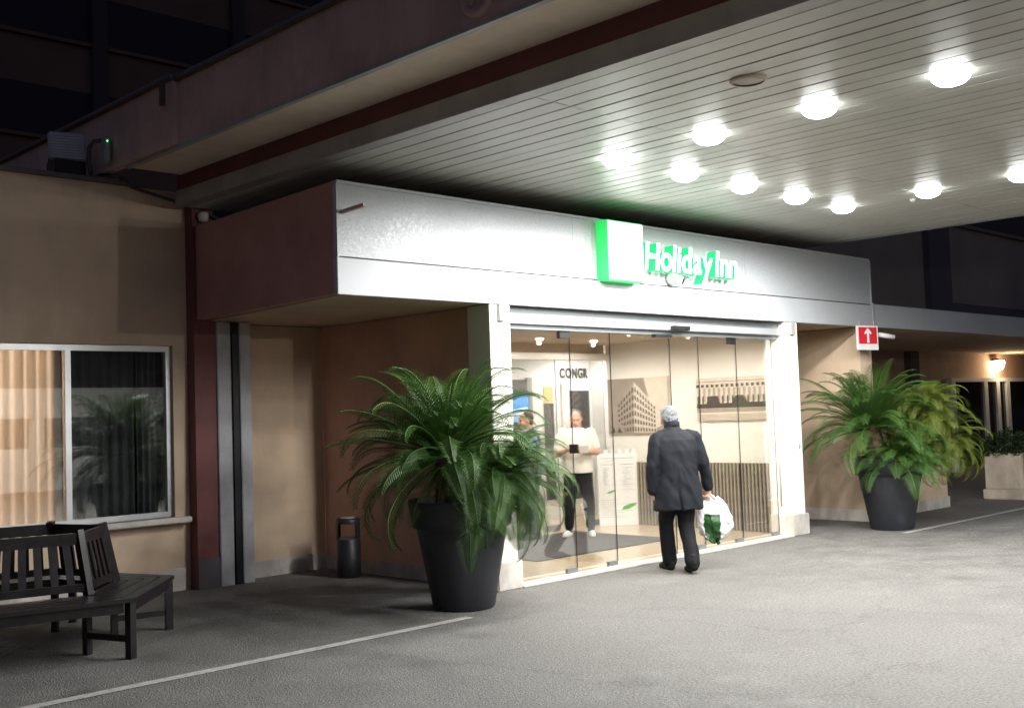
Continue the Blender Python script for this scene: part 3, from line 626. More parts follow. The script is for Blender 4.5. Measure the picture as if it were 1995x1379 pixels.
# ================================================================ lobby furnishings
def wall_picture(name, y0, y1, z0, z1, label, draw):
    t = thing(name, (12.449, (y0+y1)/2, z0), label, 'picture')
    B('canvas', 'print_light', t, 12.415, 12.449, y1, y0, z0, z1, bev=.003)
    W, H = y0-y1, z1-z0; q = MB()
    def P(pts, mi, lay): q.poly([(12.4145-.0012*lay, y0-u*W, z0+v*H) for u, v in pts], mi)
    draw(P); bmesh.ops.recalc_face_normals(q.bm, faces=q.bm.faces[:])
    q.build('print', ['print_light','print_mid','print_dark','print_sky'], t)
def draw1(P):
    P([(0.01,.01),(.99,.01),(.99,.99),(.01,.99)], 3, 1); P([(.62,.99),(.99,.99),(.99,.2),(.8,.1)], 0, 2)
    A = [(.17,.03),(.17,.56)]; C = [(.44,.03),(.455,.93)]; D = [(.80,.03),(.80,.50)]
    lerp = lambda a, b, t: (a[0]+(b[0]-a[0])*t, a[1]+(b[1]-a[1])*t)
    P([A[0],C[0],C[1],A[1]], 1, 3); P([C[0],D[0],D[1],C[1]], 0, 3)
    def face(a, c, nc, rev):
        for i in range(nc):
            for r in range(6):
                pts = []
                for s, t in ((.22,.15),(.78,.15),(.78,.6),(.65,.76),(.35,.76),(.22,.6)):
                    uu = (i+s)/nc; vv = (r+t)/6.3; pts.append(lerp(lerp(a[0], c[0], uu), lerp(a[1], c[1], uu), vv))
                P(pts, 2, 4)
    face(A, C, 6, 0); face(C, D, 8, 1)
    P([(.02,.02),(.30,.02),(.26,.16),(.14,.22),(.06,.14)], 1, 5); P([(.05,.03),(.12,.03),(.10,.14)], 2, 6); P([(.16,.03),(.24,.03),(.19,.13)], 2, 6)
def draw2(P):
    P([(0.01,.01),(.99,.01),(.99,.99),(.01,.99)], 0, 1); n = 14
    P([(.01,.90),(.99,.90),(.99,.92),(.01,.92)], 1, 2)
    for i in range(n):
        a = .01+i*.07; P([(a,.78),(a+.04,.78),(a+.04,.85),(a,.85)], 2, 2)
        P([(a+.03,.45),(a+.055,.45),(a+.065,.76),(a+.025,.76)], 1, 2); P([(a+.01,.40),(a+.035,.40),(a+.035,.55),(a+.022,.60),(a+.01,.55)], 2, 3)
    for c in (.25, .62): P([(c-.11,.36),(c+.11,.36),(c+.08,.52),(c+.05,.58),(c-.05,.58),(c-.08,.52)], 2, 4)
    P([(.01,.30),(.99,.30),(.99,.42),(.01,.40)], 2, 5); P([(.01,.20),(.99,.20),(.99,.295),(.01,.295)], 1, 2)
    for i in range(5): P([(.01,.02+.03*i),(.99,.02+.03*i),(.99,.034+.03*i),(.01,.034+.03*i)], 1, 2)
wall_picture('wall_picture', 10.69, 9.58, 1.30, 2.105, 'sepia canvas of an arcaded corner building on the lobby wall', draw1)
wall_picture('wall_picture', 9.10, 7.96, 1.46, 2.04, 'sepia canvas of a colonnade with two dark arches on the lobby wall', draw2)
tm = thing('notice_board', (12.24, 10.40, .012), 'white standing notice board with small text and green leaf marks', 'board', rz=R(-46))
MB().box(-.285,.285,-.015,.015,0,1.02,bev=.003).build('board', 'paper', tm, local=True)
for i in range(6): MB().box(-.285+i*.1,-.235+i*.1,-.015,.015,1.021,1.075).build('crenel', 'paper', tm, local=True)
q = MB()
def tb(x0, x1, z, h=.006, mi=0): q.poly([(x0,-.0165,z),(x1,-.0165,z),(x1,-.0165,z+h),(x0,-.0165,z+h)], mi)
tb(-.25,.24,.95,.009); tb(-.17,-.05,.915,.008)
for k in range(15): tb(-.22+random.uniform(0,.03), -.22+random.uniform(.05,.11), .82-k*.017); tb(.06+random.uniform(0,.03), .06+random.uniform(.06,.17), .82-k*.022 if k < 13 else .5)
tb(-.24,-.06,.86,.011); tb(.05,.22,.86,.011)
for k in range(9): tb(-.25, random.uniform(-.1,.22), .36-k*.03, .005)
q.build('text', 'ink_grey', tm, local=True)
for (cx, cz, s) in ((-.11,.475,.055), (.14,.265,.10)):
    MB().poly([(cx-s,-.0175,cz-s*.45),(cx,-.0175,cz-s*.35),(cx+s*.9,-.0175,cz+s*.1),(cx+s*1.2,-.0175,cz+s*.55),(cx+s*.3,-.0175,cz+s*.4),(cx-s*.7,-.0175,cz+s*.05)]).build('leaf_mark', 'leaf_print', tm, local=True)
m_ = MB().box(8.80,11.28,8.68,10.42,.0125,.024,bev=.004); tag(m_.build('floor_mat', 'mat_grey'), 'dark grey entrance mat on the lobby floor', 'mat')
cg = thing('wall_lettering', (13.1, 11.99, 2.2), 'dark letters CONGR above the white corridor door', 'lettering')
word(cg, 'CONGR', 12.80, 13.46, 11.99, 2.19, .155, .012, .04, 0, ['ink'], gap=.022)
sc_ = thing('wall_screen', (11.6, 11.94, 1.58), 'glowing blue screen half hidden behind the left palm', 'screen')
B('screen_case', 'ink', sc_, 11.18, 12.0, 11.90, 11.939, 1.50, 1.99, bev=.004); B('display', 'screen_blue', sc_, 11.20, 11.98, 11.893, 11.899, 1.52, 1.97)
MB().poly([(11.25,11.89,1.55),(11.95,11.89,1.60),(11.95,11.89,1.75),(11.25,11.89,1.64)]).build('picture_area', 'screen_pale', sc_)

# ================================================================ round bench
bn = thing('hexagonal_bench', (3.28, 8.72, 0), 'dark wooden hexagonal bench with slatted backs below the left window', 'bench')
A0 = R(-71); ro, ri, rt_, SH = 1.14, .68, .58, .43
V = lambda r, k, z: Vector((r*math.cos(A0+k*R(60)), r*math.sin(A0+k*R(60)), z))
for k in range(6):
    for i in range(4):                              # seat slats
        r1 = ro-i*.125; r0 = r1-.112; q = MB(); 
        a, b, c, d = V(r0,k,0), V(r1,k,0), V(r1,k+1,0), V(r0,k+1,0); s = (c-b).normalized()*.004
        q.prism([(p.x, p.y) for p in (a+s, b+s, c-s, d-s)], SH-.028, SH); q.build('seat_slat', 'bench_wood', bn, local=True)
    e = .05; q = MB().bar(V(ro-.05,k,SH-.065)+(V(1,k+1,0)-V(1,k,0))*e, V(ro-.05,k+1,SH-.065)-(V(1,k+1,0)-V(1,k,0))*e, .03, .072); q.build('apron', 'bench_wood', bn, local=True)
    MB().bar(V(ri,k,SH-.065), V(ri,k+1,SH-.065), .028, .07).build('apron', 'bench_wood', bn, local=True)
    MB().bar(V(ro-.05,k,0), V(ro-.05,k,SH-.029), .055, .055, up=V(1,k,0)).build('leg', 'bench_wood', bn, local=True)
    MB().bar(V(ri-.02,k,0), V(ri-.02,k,SH-.029), .05, .05, up=V(1,k,0)).build('leg', 'bench_wood', bn, local=True)
    MB().bar(V(ro-.08,k,.14), V(ri,k,.14), .03, .045).build('stretcher', 'bench_wood', bn, local=True)
    MB().bar(V(ri+.0,k,SH+.001), V(rt_,k,.90), .055, .055, up=V(1,k,0)).build('back_post', 'bench_wood', bn, local=True)
    tk = lambda z: rt_+(ri-rt_)*(1-(z-SH)/(.9-SH))
    MB().bar(V(tk(.84),k,.84), V(tk(.84),k+1,.84), .03, .085, up=(0,0,1)).build('top_rail', 'bench_wood', bn, local=True)
    MB().bar(V(tk(.49),k,.49), V(tk(.49),k+1,.49), .03, .055, up=(0,0,1)).build('lower_rail', 'bench_wood', bn, local=True)
    for i in range(1, 6):
        t = i/6; lo_ = V(tk(.50),k,.51).lerp(V(tk(.50),k+1,.51), t); hi_ = V(tk(.81),k,.80).lerp(V(tk(.81),k+1,.80), t)
        MB().bar(lo_, hi_, .052, .016, up=V(1,k+.5,0)).build('back_slat', 'bench_wood', bn, local=True)

# ================================================================ litter bin
bi = thing('litter_bin', (6.97, 9.66, 0), 'black cylindrical litter bin with a square opening in the recess', 'litter bin', rz=R(44.44-90+95))
n = 32; r = .128
q = MB(); q.lathe([(0,0),(r-.01,0),(r,.02),(r,.40),(r-.008,.405)], n=n); q.build('drum', 'bin_black', bi, local=True)
q = MB(); q.lathe([(r-.008,.405),(r-.02,.41),(0,.405)], n=n); q.build('liner', 'alu_dark', bi, local=True)
q = MB(); q.lathe([(r,.56),(r,.60),(r-.01,.615),(.06,.612),(0,.606)], n=n); q.build('lid', 'bin_black', bi, local=True)
q = MB(); q.lathe([(.075,.613),(.08,.622),(.065,.626),(0,.618)], n=24); q.build('ash_tray', 'alu', bi, local=True)
for a0 in (45, 225):
    q = MB(); L = []
    for k in range(9):
        a = R(a0+k*90/8); L.append([q.bm.verts.new((rr*math.cos(a), rr*math.sin(a), z)) for rr in (r, r-.012) for z in (.405,.56)])
    for A, C in zip(L, L[1:]): q.bm.faces.new((A[0],C[0],C[1],A[1])); q.bm.faces.new((A[2],A[3],C[3],C[2]))
    q.build('upright', 'bin_black', bi, local=True)

# ================================================================ potted cycads
def pot(x, y, label, s=1):
    t = thing('plant_pot', (x, y, 0), label, 'plant pot')
    MB().lathe([(0,0),(.255*s,0),(.268*s,.015),(.395*s,.70*s),(.395*s,.705*s),(.30*s,.70*s),(0,.70*s)], n=48).build('pot_body', 'pot', t, local=True)
    MB().lathe([(.40*s,.695*s),(.425*s,.70*s),(.462*s,.90*s),(.462*s,.925*s),(.448*s,.935*s),(.425*s,.93*s),(.40*s,.72*s),(.40*s,.695*s)], n=48).build('rim', 'pot', t, local=True)
    MB().lathe([(.418*s,.88*s),(.25*s,.90*s),(0,.91*s)], n=32).build('soil', 'soil', t, local=True)
    return t
def frond_mesh(L, arch, curl, npair=34, ll=.15, seed=0, vee=.45, wid=.0105, twist=.0):
    rnd = random.Random(seed); q = MB(); pts = []; p = Vector((0,0,0)); N = 26; ang = 0
    for i in range(N+1):
        pts.append(p.copy()); t = i/N
        ang = -(arch*t**1.25+curl*max(0, t-.62)**1.5*4.2)
        p = p+Vector((math.cos(ang), .0, math.sin(ang)))*L/N
    side = [Vector((0, .02*math.sin(5*i/N+seed), 0))*i/N for i in range(N+1)]
    pts = [a+b for a, b in zip(pts, side)]
    q.tube(pts, [.0085*(1-.8*i/N)+.0012 for i in range(N+1)], 5, mi=1)
    def at(t):
        f = t*N; i = min(int(f), N-1); return pts[i].lerp(pts[i+1], f-i), (pts[i+1]-pts[i]).normalized()
    for k in range(npair):
        t = .10+.895*k/(npair-1); c, d = at(t); up = d.cross(Vector((0,1,0))).normalized()*-1
        if up.z < 0 and abs(d.z) < .99 and t < .5: up = -up
        ln = ll*(math.sin(math.pi*(.10+.86*t)**.8)**.7)*rnd.uniform(.9,1.08)+.012; fw = .45+.55*t
        for sgn in (-1, 1):
            sd = Vector((0, sgn, 0)); dirv = (sd*1.0+d*fw+up*vee).normalized(); w_ = d*wid*.5
            a = c; b = c+dirv*ln*.55+up*.004; e = c+dirv*ln-up*ln*.16+d*ln*.08
            v = [q.bm.verts.new(x) for x in (a-w_*.7, a+w_*.7, b+w_, b-w_, e)]
            q.bm.faces.new((v[0],v[1],v[2],v[3])); q.bm.faces.new((v[3],v[2],v[4]))
    return q
FR = {}
def frond(parent, base, az, pitch_, L, arch, curl, m, roll=0, s=1):
    key = (round(arch,1), round(curl,1), m)
    if key not in FR:
        FR[key] = [frond_mesh(1.0, key[0], key[1], 38, .19, sd, .26+.1*sd).mesh('frond', [m, m], recalc=False) for sd in range(2)]
    o = obj('frond', random.choice(FR[key]), parent); o.location = base
    o.rotation_euler = Matrix.LocRotScale(None, (Matrix.Rotation(az, 3, 'Z') @ Matrix.Rotation(-pitch_, 3, 'Y') @ Matrix.Rotation(roll, 3, 'X')).to_euler(), None).to_euler()
    o.scale = (L, L*s, L)
def crown(parent, base, n, L, pmin, pmax, m, az0=0, az1=360, arch=(1.0,1.5), curl=(0,.6), seed=1, mn=.75):
    rnd = random.Random(seed)
    for i in range(n):
        t = (i+.5)/n; az = R(az0+((i*137.508) % 360)/360*(az1-az0)+rnd.uniform(-8,8)); pt = R(pmin+(pmax-pmin)*t**.8+rnd.uniform(-6,6))
        l = L*(rnd.uniform(mn,1.05))*(1-.12*t)
        ar = round(rnd.uniform(*arch)*2)/2; cu = round(rnd.uniform(*curl)/.4)*.4
        b = Vector(base)+Vector((.05*math.cos(az), .05*math.sin(az), -.06*(1-t)+.02))
        frond(parent, b, az, pt, l, ar, cu, m, rnd.uniform(-.35,.35), 1/max(.7,l) if l > .7 else 1.25)
def trunk(parent, pts, rad):
    q = MB(); n = 14; P = [Vector(pts[0]).lerp(Vector(pts[1]), i/n) for i in range(n+1)]
    q.tube(P, [rad*(1-.15*i/n)*(1+.16*(i % 2)) for i in range(n+1)], 14)
    for v in q.bm.verts: v.co += Vector((noise.noise(v.co*22), noise.noise(v.co*22+Vector((9,0,0))), 0))*.018
    q.build('trunk', 'bark', parent, local=True)
IR = Vector((.714,-.70,0)); TOC = Vector((-.66,-.75,0))     # picture-right and towards the viewer on the ground
px, py = 6.45, 7.27
pot(px, py, 'large dark plant pot holding the left cycad beside the glass doors')
p1 = thing('cycad_palm', (px, py, .90), 'big dark green cycad in the left pot, fronds over the doors', 'palm', 'potted cycads')
c1 = -.11*IR+Vector((0,0,.42)); trunk(p1, [(-.08*IR)+Vector((0,0,-.02)), c1], .13)
crown(p1, c1, 104, 1.14, -16, 86, 'frond_green', arch=(.6,1.3), curl=(.4,1.2), seed=3)
crown(p1, c1+Vector((0,0,-.05)), 12, .95, -38, -8, 'frond_green', arch=(.6,1.2), curl=(0,.8), seed=5)
c2 = .30*IR+.05*TOC+Vector((0,0,.22)); trunk(p1, [.24*IR+Vector((0,0,-.02)), c2], .07)
crown(p1, c2, 58, .86, -42, 68, 'frond_green', az0=-150, az1=60, arch=(1.0,1.9), curl=(.2,.8), seed=8)
c3 = .02*IR+.34*TOC+Vector((0,0,.06))
crown(p1, c3, 4, .66, -35, 5, 'frond_green', az0=-125, az1=-70, arch=(1.5,1.9), curl=(0,.2), seed=11)
for a_, p_, l_ in ((-150,-30,.6),(-60,-25,.55),(-110,-40,.5),(170,-35,.6)): frond(p1, c1+Vector((0,0,-.08)), R(a_), R(p_), l_, 1.5, 0, 'frond_dry')
px, py = 13.63, 6.97
pot(px, py, 'dark plant pot of the right cycad in front of the beige wall', 1.0)
p2 = thing('cycad_palm', (px, py, .90), 'spreading yellow green cycad in the right pot beside the arrow sign', 'palm', 'potted cycads')
cA = -.22*IR+Vector((0,0,.42)); trunk(p2, [-.15*IR+Vector((0,0,-.02)), cA], .13)
crown(p2, cA, 76, 1.12, -5, 84, 'frond_green', az0=30, az1=330, arch=(.6,1.3), curl=(.2,1.0), seed=21)
cB = .50*IR+Vector((0,0,.62)); trunk(p2, [.2*IR+Vector((0,0,-.02)), cB], .08)
crown(p2, cB, 64, .74, -25, 84, 'frond_lime_lit', arch=(1.4,1.9), curl=(.4,1.0), seed=31)
cC = .72*IR-.05*TOC+Vector((0,0,.22)); trunk(p2, [.3*IR+Vector((0,0,.1)), cC], .07)
crown(p2, cC, 60, .72, -40, 75, 'frond_lime_lit', arch=(1.4,1.9), curl=(.4,1.0), seed=41)
cD = -.05*IR+.30*TOC+Vector((0,0,.02))
crown(p2, cD, 44, .74, -5, 55, 'frond_green', az0=-215, az1=-10, arch=(.9,1.5), curl=(0,.4), seed=51)
frond(p2, cA+Vector((0,0,-.02)), R(-130), R(-20), .45, 1.5, 0, 'frond_dry'); frond(p2, cA+Vector((0,0,-.02)), R(-95), R(-10), .42, 1.5, 0, 'frond_dry')

# far planters
def planter(x, y, label, lab2, s, seed):
    t = thing('stone_planter', (x, y, 0), label, 'planter', 'stone planters at right')
    MB().box(-.36*s,.36*s,-.36*s,.36*s,.16,.74,bev=.012).build('box', 'planter_stone', t, local=True); MB().box(-.40*s,.40*s,-.40*s,.40*s,0,.159,bev=.012).build('base', 'planter_stone', t, local=True)
    h = thing('shrub', (x, y, .74), lab2, 'shrub', 'shrubs in the stone planters'); q = MB(); rnd = random.Random(seed)
    for i in range(1400):
        a = rnd.uniform(0, 6.283); rr = .52*s*math.sqrt(rnd.random()); z = rnd.uniform(0, .42)*(1-.4*rr/.5)-(.35*max(0, rr-.36*s)); c = Vector((rr*math.cos(a), rr*math.sin(a), z))
        d = Vector((rnd.gauss(0,1), rnd.gauss(0,1), rnd.gauss(0,1))).normalized(); e = d.orthogonal().normalized(); l = rnd.uniform(.02,.045)
        q.poly([c-d*l, c+e*l*.5, c+d*l, c-e*l*.5])
    q.build('foliage', 'shrub_leaf', h, local=True, recalc=False)
    st = MB()
    for i in range(7): a = i*.9; st.tube([(.05*math.cos(a),.05*math.sin(a),-.02),(.2*math.cos(a),.2*math.sin(a),.3)], .008, 5)
    st.build('stem', 'bark', h, local=True)
planter(18.62, 7.40, 'square beige stone planter at the far right edge', 'dark leafy shrub in the planter at the far right edge', .85, 4)
planter(19.3, 9.6, 'square beige stone planter half hidden behind the right cycad', 'dark shrub behind the right cycad', .9, 9)
# ================================================================ people
def ell(bm, c, r, rot=None, n=14):
    c = Vector(c); vs = bmesh.ops.create_uvsphere(bm, u_segments=n, v_segments=max(6, n//2+2), radius=1)['verts']
    for v in vs:
        p = Vector((v.co.x*r[0], v.co.y*r[1], v.co.z*r[2]))
        if rot: p = rot @ p
        v.co = c+p
def cap(bm, p, q, r0, r1, n=12):
    p, q = Vector(p), Vector(q); k = max(2, int((q-p).length/(min(r0, r1)*.5)))
    d = (q-p).normalized(); u = d.orthogonal().normalized(); v = d.cross(u); rings = []
    prof = [(-r0*math.cos(a), r0*math.sin(a)) for a in (.35,.8,1.25)]+[((q-p).length*i/k, r0+(r1-r0)*i/k) for i in range(k+1)]+[((q-p).length+r1*math.cos(a), r1*math.sin(a)) for a in (1.25,.8,.35)]
    for z, r in prof: rings.append([bm.verts.new(p+d*z+(u*math.cos(6.28319*i/n)+v*math.sin(6.28319*i/n))*r) for i in range(n)])
    for A, C in zip(rings, rings[1:]):
        for i in range(n): bm.faces.new((A[i], A[(i+1)%n], C[(i+1)%n], C[i]))
    bm.faces.new(rings[0][::-1]); bm.faces.new(rings[-1])
def chain(bm, pts, rs):
    for a, b, r0, r1 in zip(pts, pts[1:], rs, rs[1:]): cap(bm, a, b, r0, r1)
def loft(bm, rings, n=28):                              # rings: (cx, cy, z, rx, ry)
    L = [[bm.verts.new((cx+rx*math.copysign(abs(math.cos(t))**.85, math.cos(t)), cy+ry*math.copysign(abs(math.sin(t))**.85, math.sin(t)), z)) for t in (6.28319*i/n for i in range(n))] for cx, cy, z, rx, ry in rings]
    for A, C in zip(L, L[1:]):
        for i in range(n): bm.faces.new((A[i], A[(i+1)%n], C[(i+1)%n], C[i]))
    bm.faces.new(L[0][::-1]); bm.faces.new(L[-1])
def fuse(bm, vox, sm=3, fold=0, fs=9, seed=0):
    bmesh.ops.recalc_face_normals(bm, faces=bm.faces[:])
    me = bpy.data.meshes.new('tmp'); bm.to_mesh(me); bm.free(); o = bpy.data.objects.new('tmp', me); col.objects.link(o)
    m = o.modifiers.new('r', 'REMESH'); m.mode = 'VOXEL'; m.voxel_size = vox
    if sm: s = o.modifiers.new('s', 'SMOOTH'); s.factor = .5; s.iterations = sm
    dg = bpy.context.evaluated_depsgraph_get(); dg.update(); out = bpy.data.meshes.new_from_object(o.evaluated_get(dg)); bpy.data.objects.remove(o); bpy.data.meshes.remove(me)
    if fold:
        nr = [v.normal.copy() for v in out.vertices]
        for v, vn in zip(out.vertices, nr):
            c = v.co; k = noise.noise((c.x*fs, c.y*fs, c.z*fs*.45+seed))+.5*noise.noise((c.x*fs*2, c.y*fs*2, c.z*fs+seed))
            v.co = c+vn*k*fold
    for p in out.polygons: p.use_smooth = True
    return out
def paint(me, mats, fn):
    me.materials.clear()
    for m in mats: me.materials.append(MATS[m])
    for p in me.polygons: p.material_index = fn(p.center)
def head(bm, c, tilt=0, turn=0, s=1.0):
    rot = Matrix.Rotation(turn, 3, 'Z') @ Matrix.Rotation(tilt, 3, 'X'); c = Vector(c)
    def e(p, r, n=14): ell(bm, c+rot @ (Vector(p)*s), [x*s for x in r], rot, n)
    e((0,-.012,.02), (.076,.095,.095)); e((0,.018,-.035), (.064,.074,.085)); e((0,.045,-.085), (.040,.040,.032))
    e((0,.092,-.018), (.014,.020,.030), 10); e((0,.104,-.034), (.018,.016,.013), 10); e((0,.075,.028), (.052,.018,.012), 10)
    e((0,.083,-.068), (.026,.012,.010), 10)
    for q in (-1, 1): e((q*.079,-.008,-.015), (.010,.020,.033), 10); e((q*.038,.064,-.03), (.028,.022,.028), 10)
    return rot
def hand(bm, w, d, out, palm, curl=.5, s=1.0):
    """w wrist, d finger direction, out = thumb side, palm = palm normal"""
    w, d, out, palm = Vector(w), Vector(d).normalized(), Vector(out).normalized(), Vector(palm).normalized()
    c = w+d*.05*s; cap(bm, w, w+d*.075*s, .024*s, .030*s, 10); cap(bm, c-out*.018*s, c+out*.018*s+d*.03*s, .019*s, .018*s, 8)
    for i, l in enumerate((.072,.082,.076,.060)):
        b = w+d*.088*s+out*(.030-.020*i)*s; p = b; dr = d
        for j, f in enumerate((.45,.32,.25)):
            ang = curl*(.7+.35*j); ax = palm.cross(d).normalized(); dr = (Matrix.Rotation(-ang, 3, ax) @ dr) if True else dr
            if dr.dot(palm) < d.dot(palm)-1e-6 and j == 0: dr = Matrix.Rotation(2*ang, 3, ax) @ dr
            q = p+dr*l*f*s; cap(bm, p, q, .0088*s, .0078*s, 8); p = q
    t0 = w+d*.025*s+out*.025*s; t1 = t0+(out*.75+d*.6+palm*.35).normalized()*.035*s; t2 = t1+(d*.9+palm*.5+out*.15).normalized()*.032*s
    chain(bm, [t0,t1,t2], [.012*s,.0098*s,.0085*s])
def shoe(bm, heel, toe, h=.07):
    heel, toe = Vector(heel), Vector(toe); d = toe-heel
    cap(bm, heel+Vector((0,0,.035)), heel+d*.55+Vector((0,0,.032)), .042, .046); cap(bm, heel+d*.5+Vector((0,0,.028)), heel+d*.85+Vector((0,0,.022)), .045, .034); cap(bm, heel+Vector((0,0,.07)), heel+d*.2+Vector((0,0,.07)), .042, .040)

# ---- the man walking in, seen from behind
HEAD = R(58-90)
m1 = thing('person', (9.14, 6.98, 0), 'grey haired person in dark coat walking to the doors carrying a bag', 'person', rz=HEAD)
b = bmesh.new()
hc = (-.03,.105,1.555); rot1 = head(b, hc, R(-14), R(8))
cap(b, (-.01,.05,1.36), (-.02,.085,1.49), .062, .056)
loft(b, [(0,.0,.86,.15,.10),(0,0,.95,.165,.115),(0,.0,1.08,.155,.115),(0,.015,1.22,.18,.125),(0,.03,1.33,.19,.115),(0,.04,1.41,.11,.075),(0,.05,1.44,.06,.055)])
for s_, kn, an in ((-1, (-.095,.13,.50), (-.055,.17,.12)), (1, (.085,.03,.48), (.05,-.20,.14))):
    chain(b, [(s_*.085,0,.88), kn, an], [.095,.068,.052])
chain(b, [(-.185,.03,1.365),(-.245,-.02,1.10),(-.25,.02,.85)], [.055,.045,.034]); chain(b, [(.185,.03,1.365),(.275,-.01,1.09),(.345,.05,.85)], [.055,.045,.034])
hand(b, (-.25,.02,.84), (-.02,.10,-1), (.25,1,0), (1,-.2,0), .45); hand(b, (.345,.05,.84), (.10,.05,-1), (-.25,1,0), (-1,-.2,0), 1.0)
body = fuse(b, .0075, 2)
def fn1(c):
    if c.z < .93 and abs(c.x) < .21: return 1
    return 0
paint(body, ['skin','trousers'], fn1); obj('body', body, m1)
for n_, hl, to in (('shoe', (-.055,.125,.0), (-.07,.41,.0)), ('shoe', (.05,-.245,.035), (.07,.035,.0))):
    b = bmesh.new(); shoe(b, hl, to); cap(b, Vector(hl)+Vector((0,.03,.09)), Vector(hl)+Vector((0,.03,.13)), .045, .045); me = fuse(b, .007, 2); paint(me, ['shoe_black'], lambda c: 0); obj(n_, me, m1)
b = bmesh.new()                                          # wide trouser legs
for kn, an, s_ in (((-.095,.13,.50), (-.058,.16,.09), -1), ((.085,.03,.48), (.05,-.205,.11), 1)):
    chain(b, [(s_*.08,0,.80), kn, an], [.105,.082,.074])
me = fuse(b, .010, 2, .010, 8, 2); paint(me, ['trousers'], lambda c: 0); obj('trousers', me, m1)
b = bmesh.new()                                          # coat
loft(b, [(-.005,-.012,.625,.262,.172),(-.005,-.010,.68,.258,.170),(0,-.008,.80,.245,.165),(0,-.004,.95,.228,.157),(0,.0,1.08,.218,.150),(0,.008,1.22,.225,.150),(0,.02,1.33,.222,.138),(-.005,.035,1.40,.165,.11),(-.01,.05,1.445,.092,.085),(-.015,.06,1.485,.074,.074)])
chain(b, [(-.13,.035,1.365),(-.20,.02,1.335),(-.265,-.02,1.08),(-.262,.02,.83)], [.075,.079,.068,.060])
chain(b, [(.13,.035,1.365),(.20,.02,1.335),(.282,-.012,1.08),(.35,.052,.835)], [.075,.079,.066,.056])
me = fuse(b, .009, 9)
nr = [v.normal.copy() for v in me.vertices]
for v, vn in zip(me.vertices, nr):
    c = v.co; f = .013*noise.noise((c.x*6+c.z*2, c.y*6, c.z*3.6))+.008*noise.noise((c.x*16+c.z*7, c.y*14, c.z*9))
    d = vn*f
    if c.y < -.05 and abs(c.x) < .24 and c.z < 1.12:    # drag folds fanning from the vent
        a = math.atan2(c.x+.04, 1.15-c.z); d += vn*.005*math.sin(a*19)*min(1, (1.12-c.z)*3)
        k = math.exp(-((c.x+.045+.10*(c.z-.8))/.012)**2)*max(0, min(1, (.86-c.z)*6)); d -= vn*.028*k
    v.co = c+d
paint(me, ['coat'], lambda c: 0); coat = obj('coat', me, m1)
q = MB(); q.lathe([(.082,0),(.080,.045),(.074,.05),(.070,.0),(.082,0)], n=28)
for v in q.bm.verts: v.co = Vector((v.co.x-.014, v.co.y*1.02+.058, v.co.z+1.455-v.co.y*.25))
q.build('collar', 'coat', coat, local=True)
b = bmesh.new(); hcv = Vector(hc)
for p, r in (((0,-.022,.028),(.086,.094,.096)), ((0,-.055,-.018),(.074,.055,.075)), ((.055,-.03,-.005),(.034,.06,.062)), ((-.055,-.03,-.005),(.034,.06,.062)), ((0,.045,.085),(.055,.045,.032))):
    ell(b, hcv+rot1 @ Vector(p), r, rot1)
me = fuse(b, .006, 2, .009, 48, 4); paint(me, ['hair_grey'], lambda c: 0); obj('hair', me, m1)
# carrier bag in his right hand
M1 = Matrix.Translation((9.14,6.98,0)) @ Matrix.Rotation(HEAD, 4, 'Z'); hp = M1 @ Vector((.365,.065,.745))
bg_ = thing('carrier_bag', hp, 'full white plastic carrier bag with a dark green print', 'bag', rz=R(-46))
q = MB(); n = 40; rings = []
for z, rx, ry in ((-.03,.045,.02),(-.075,.10,.05),(-.13,.145,.075),(-.22,.172,.095),(-.32,.175,.10),(-.40,.15,.09),(-.455,.10,.06),(-.475,.03,.02)):
    rings.append([q.bm.verts.new((.045+rx*math.cos(t)*(1+.13*math.sin(3*t+z*14)), ry*math.sin(t)*(1+.2*math.cos(5*t+z*18)), z+.03*math.cos(t*2+1)*abs(math.cos(t))+.02*math.sin(4*t))) for t in (6.28319*i/n for i in range(n))])
for A, C in zip(rings, rings[1:]):
    for i in range(n): q.bm.faces.new((A[i], A[(i+1)%n], C[(i+1)%n], C[i]))
q.bm.faces.new(rings[-1]); q.bm.faces.new(rings[0])
bmesh.ops.subdivide_edges(q.bm, edges=q.bm.edges[:], cuts=2, use_grid_fill=True)
for v in q.bm.verts: c = v.co.copy(); v.co += Vector((noise.noise(c*17), noise.noise(c*17+Vector((5,0,0))), noise.noise(c*13+Vector((0,7,0)))))*.019
q.build('bag_body', 'bag', bg_, local=True)
for s_ in (-1, 1):
    MB().tube([(.0,s_*.012,-.05),(.004,s_*.01,-.01),(.0,0,.025),(.03,s_*.01,0),(.075,s_*.016,-.06)], [.010,.007,.008,.007,.011], 8).build('handle', 'white_plastic', bg_, local=True)

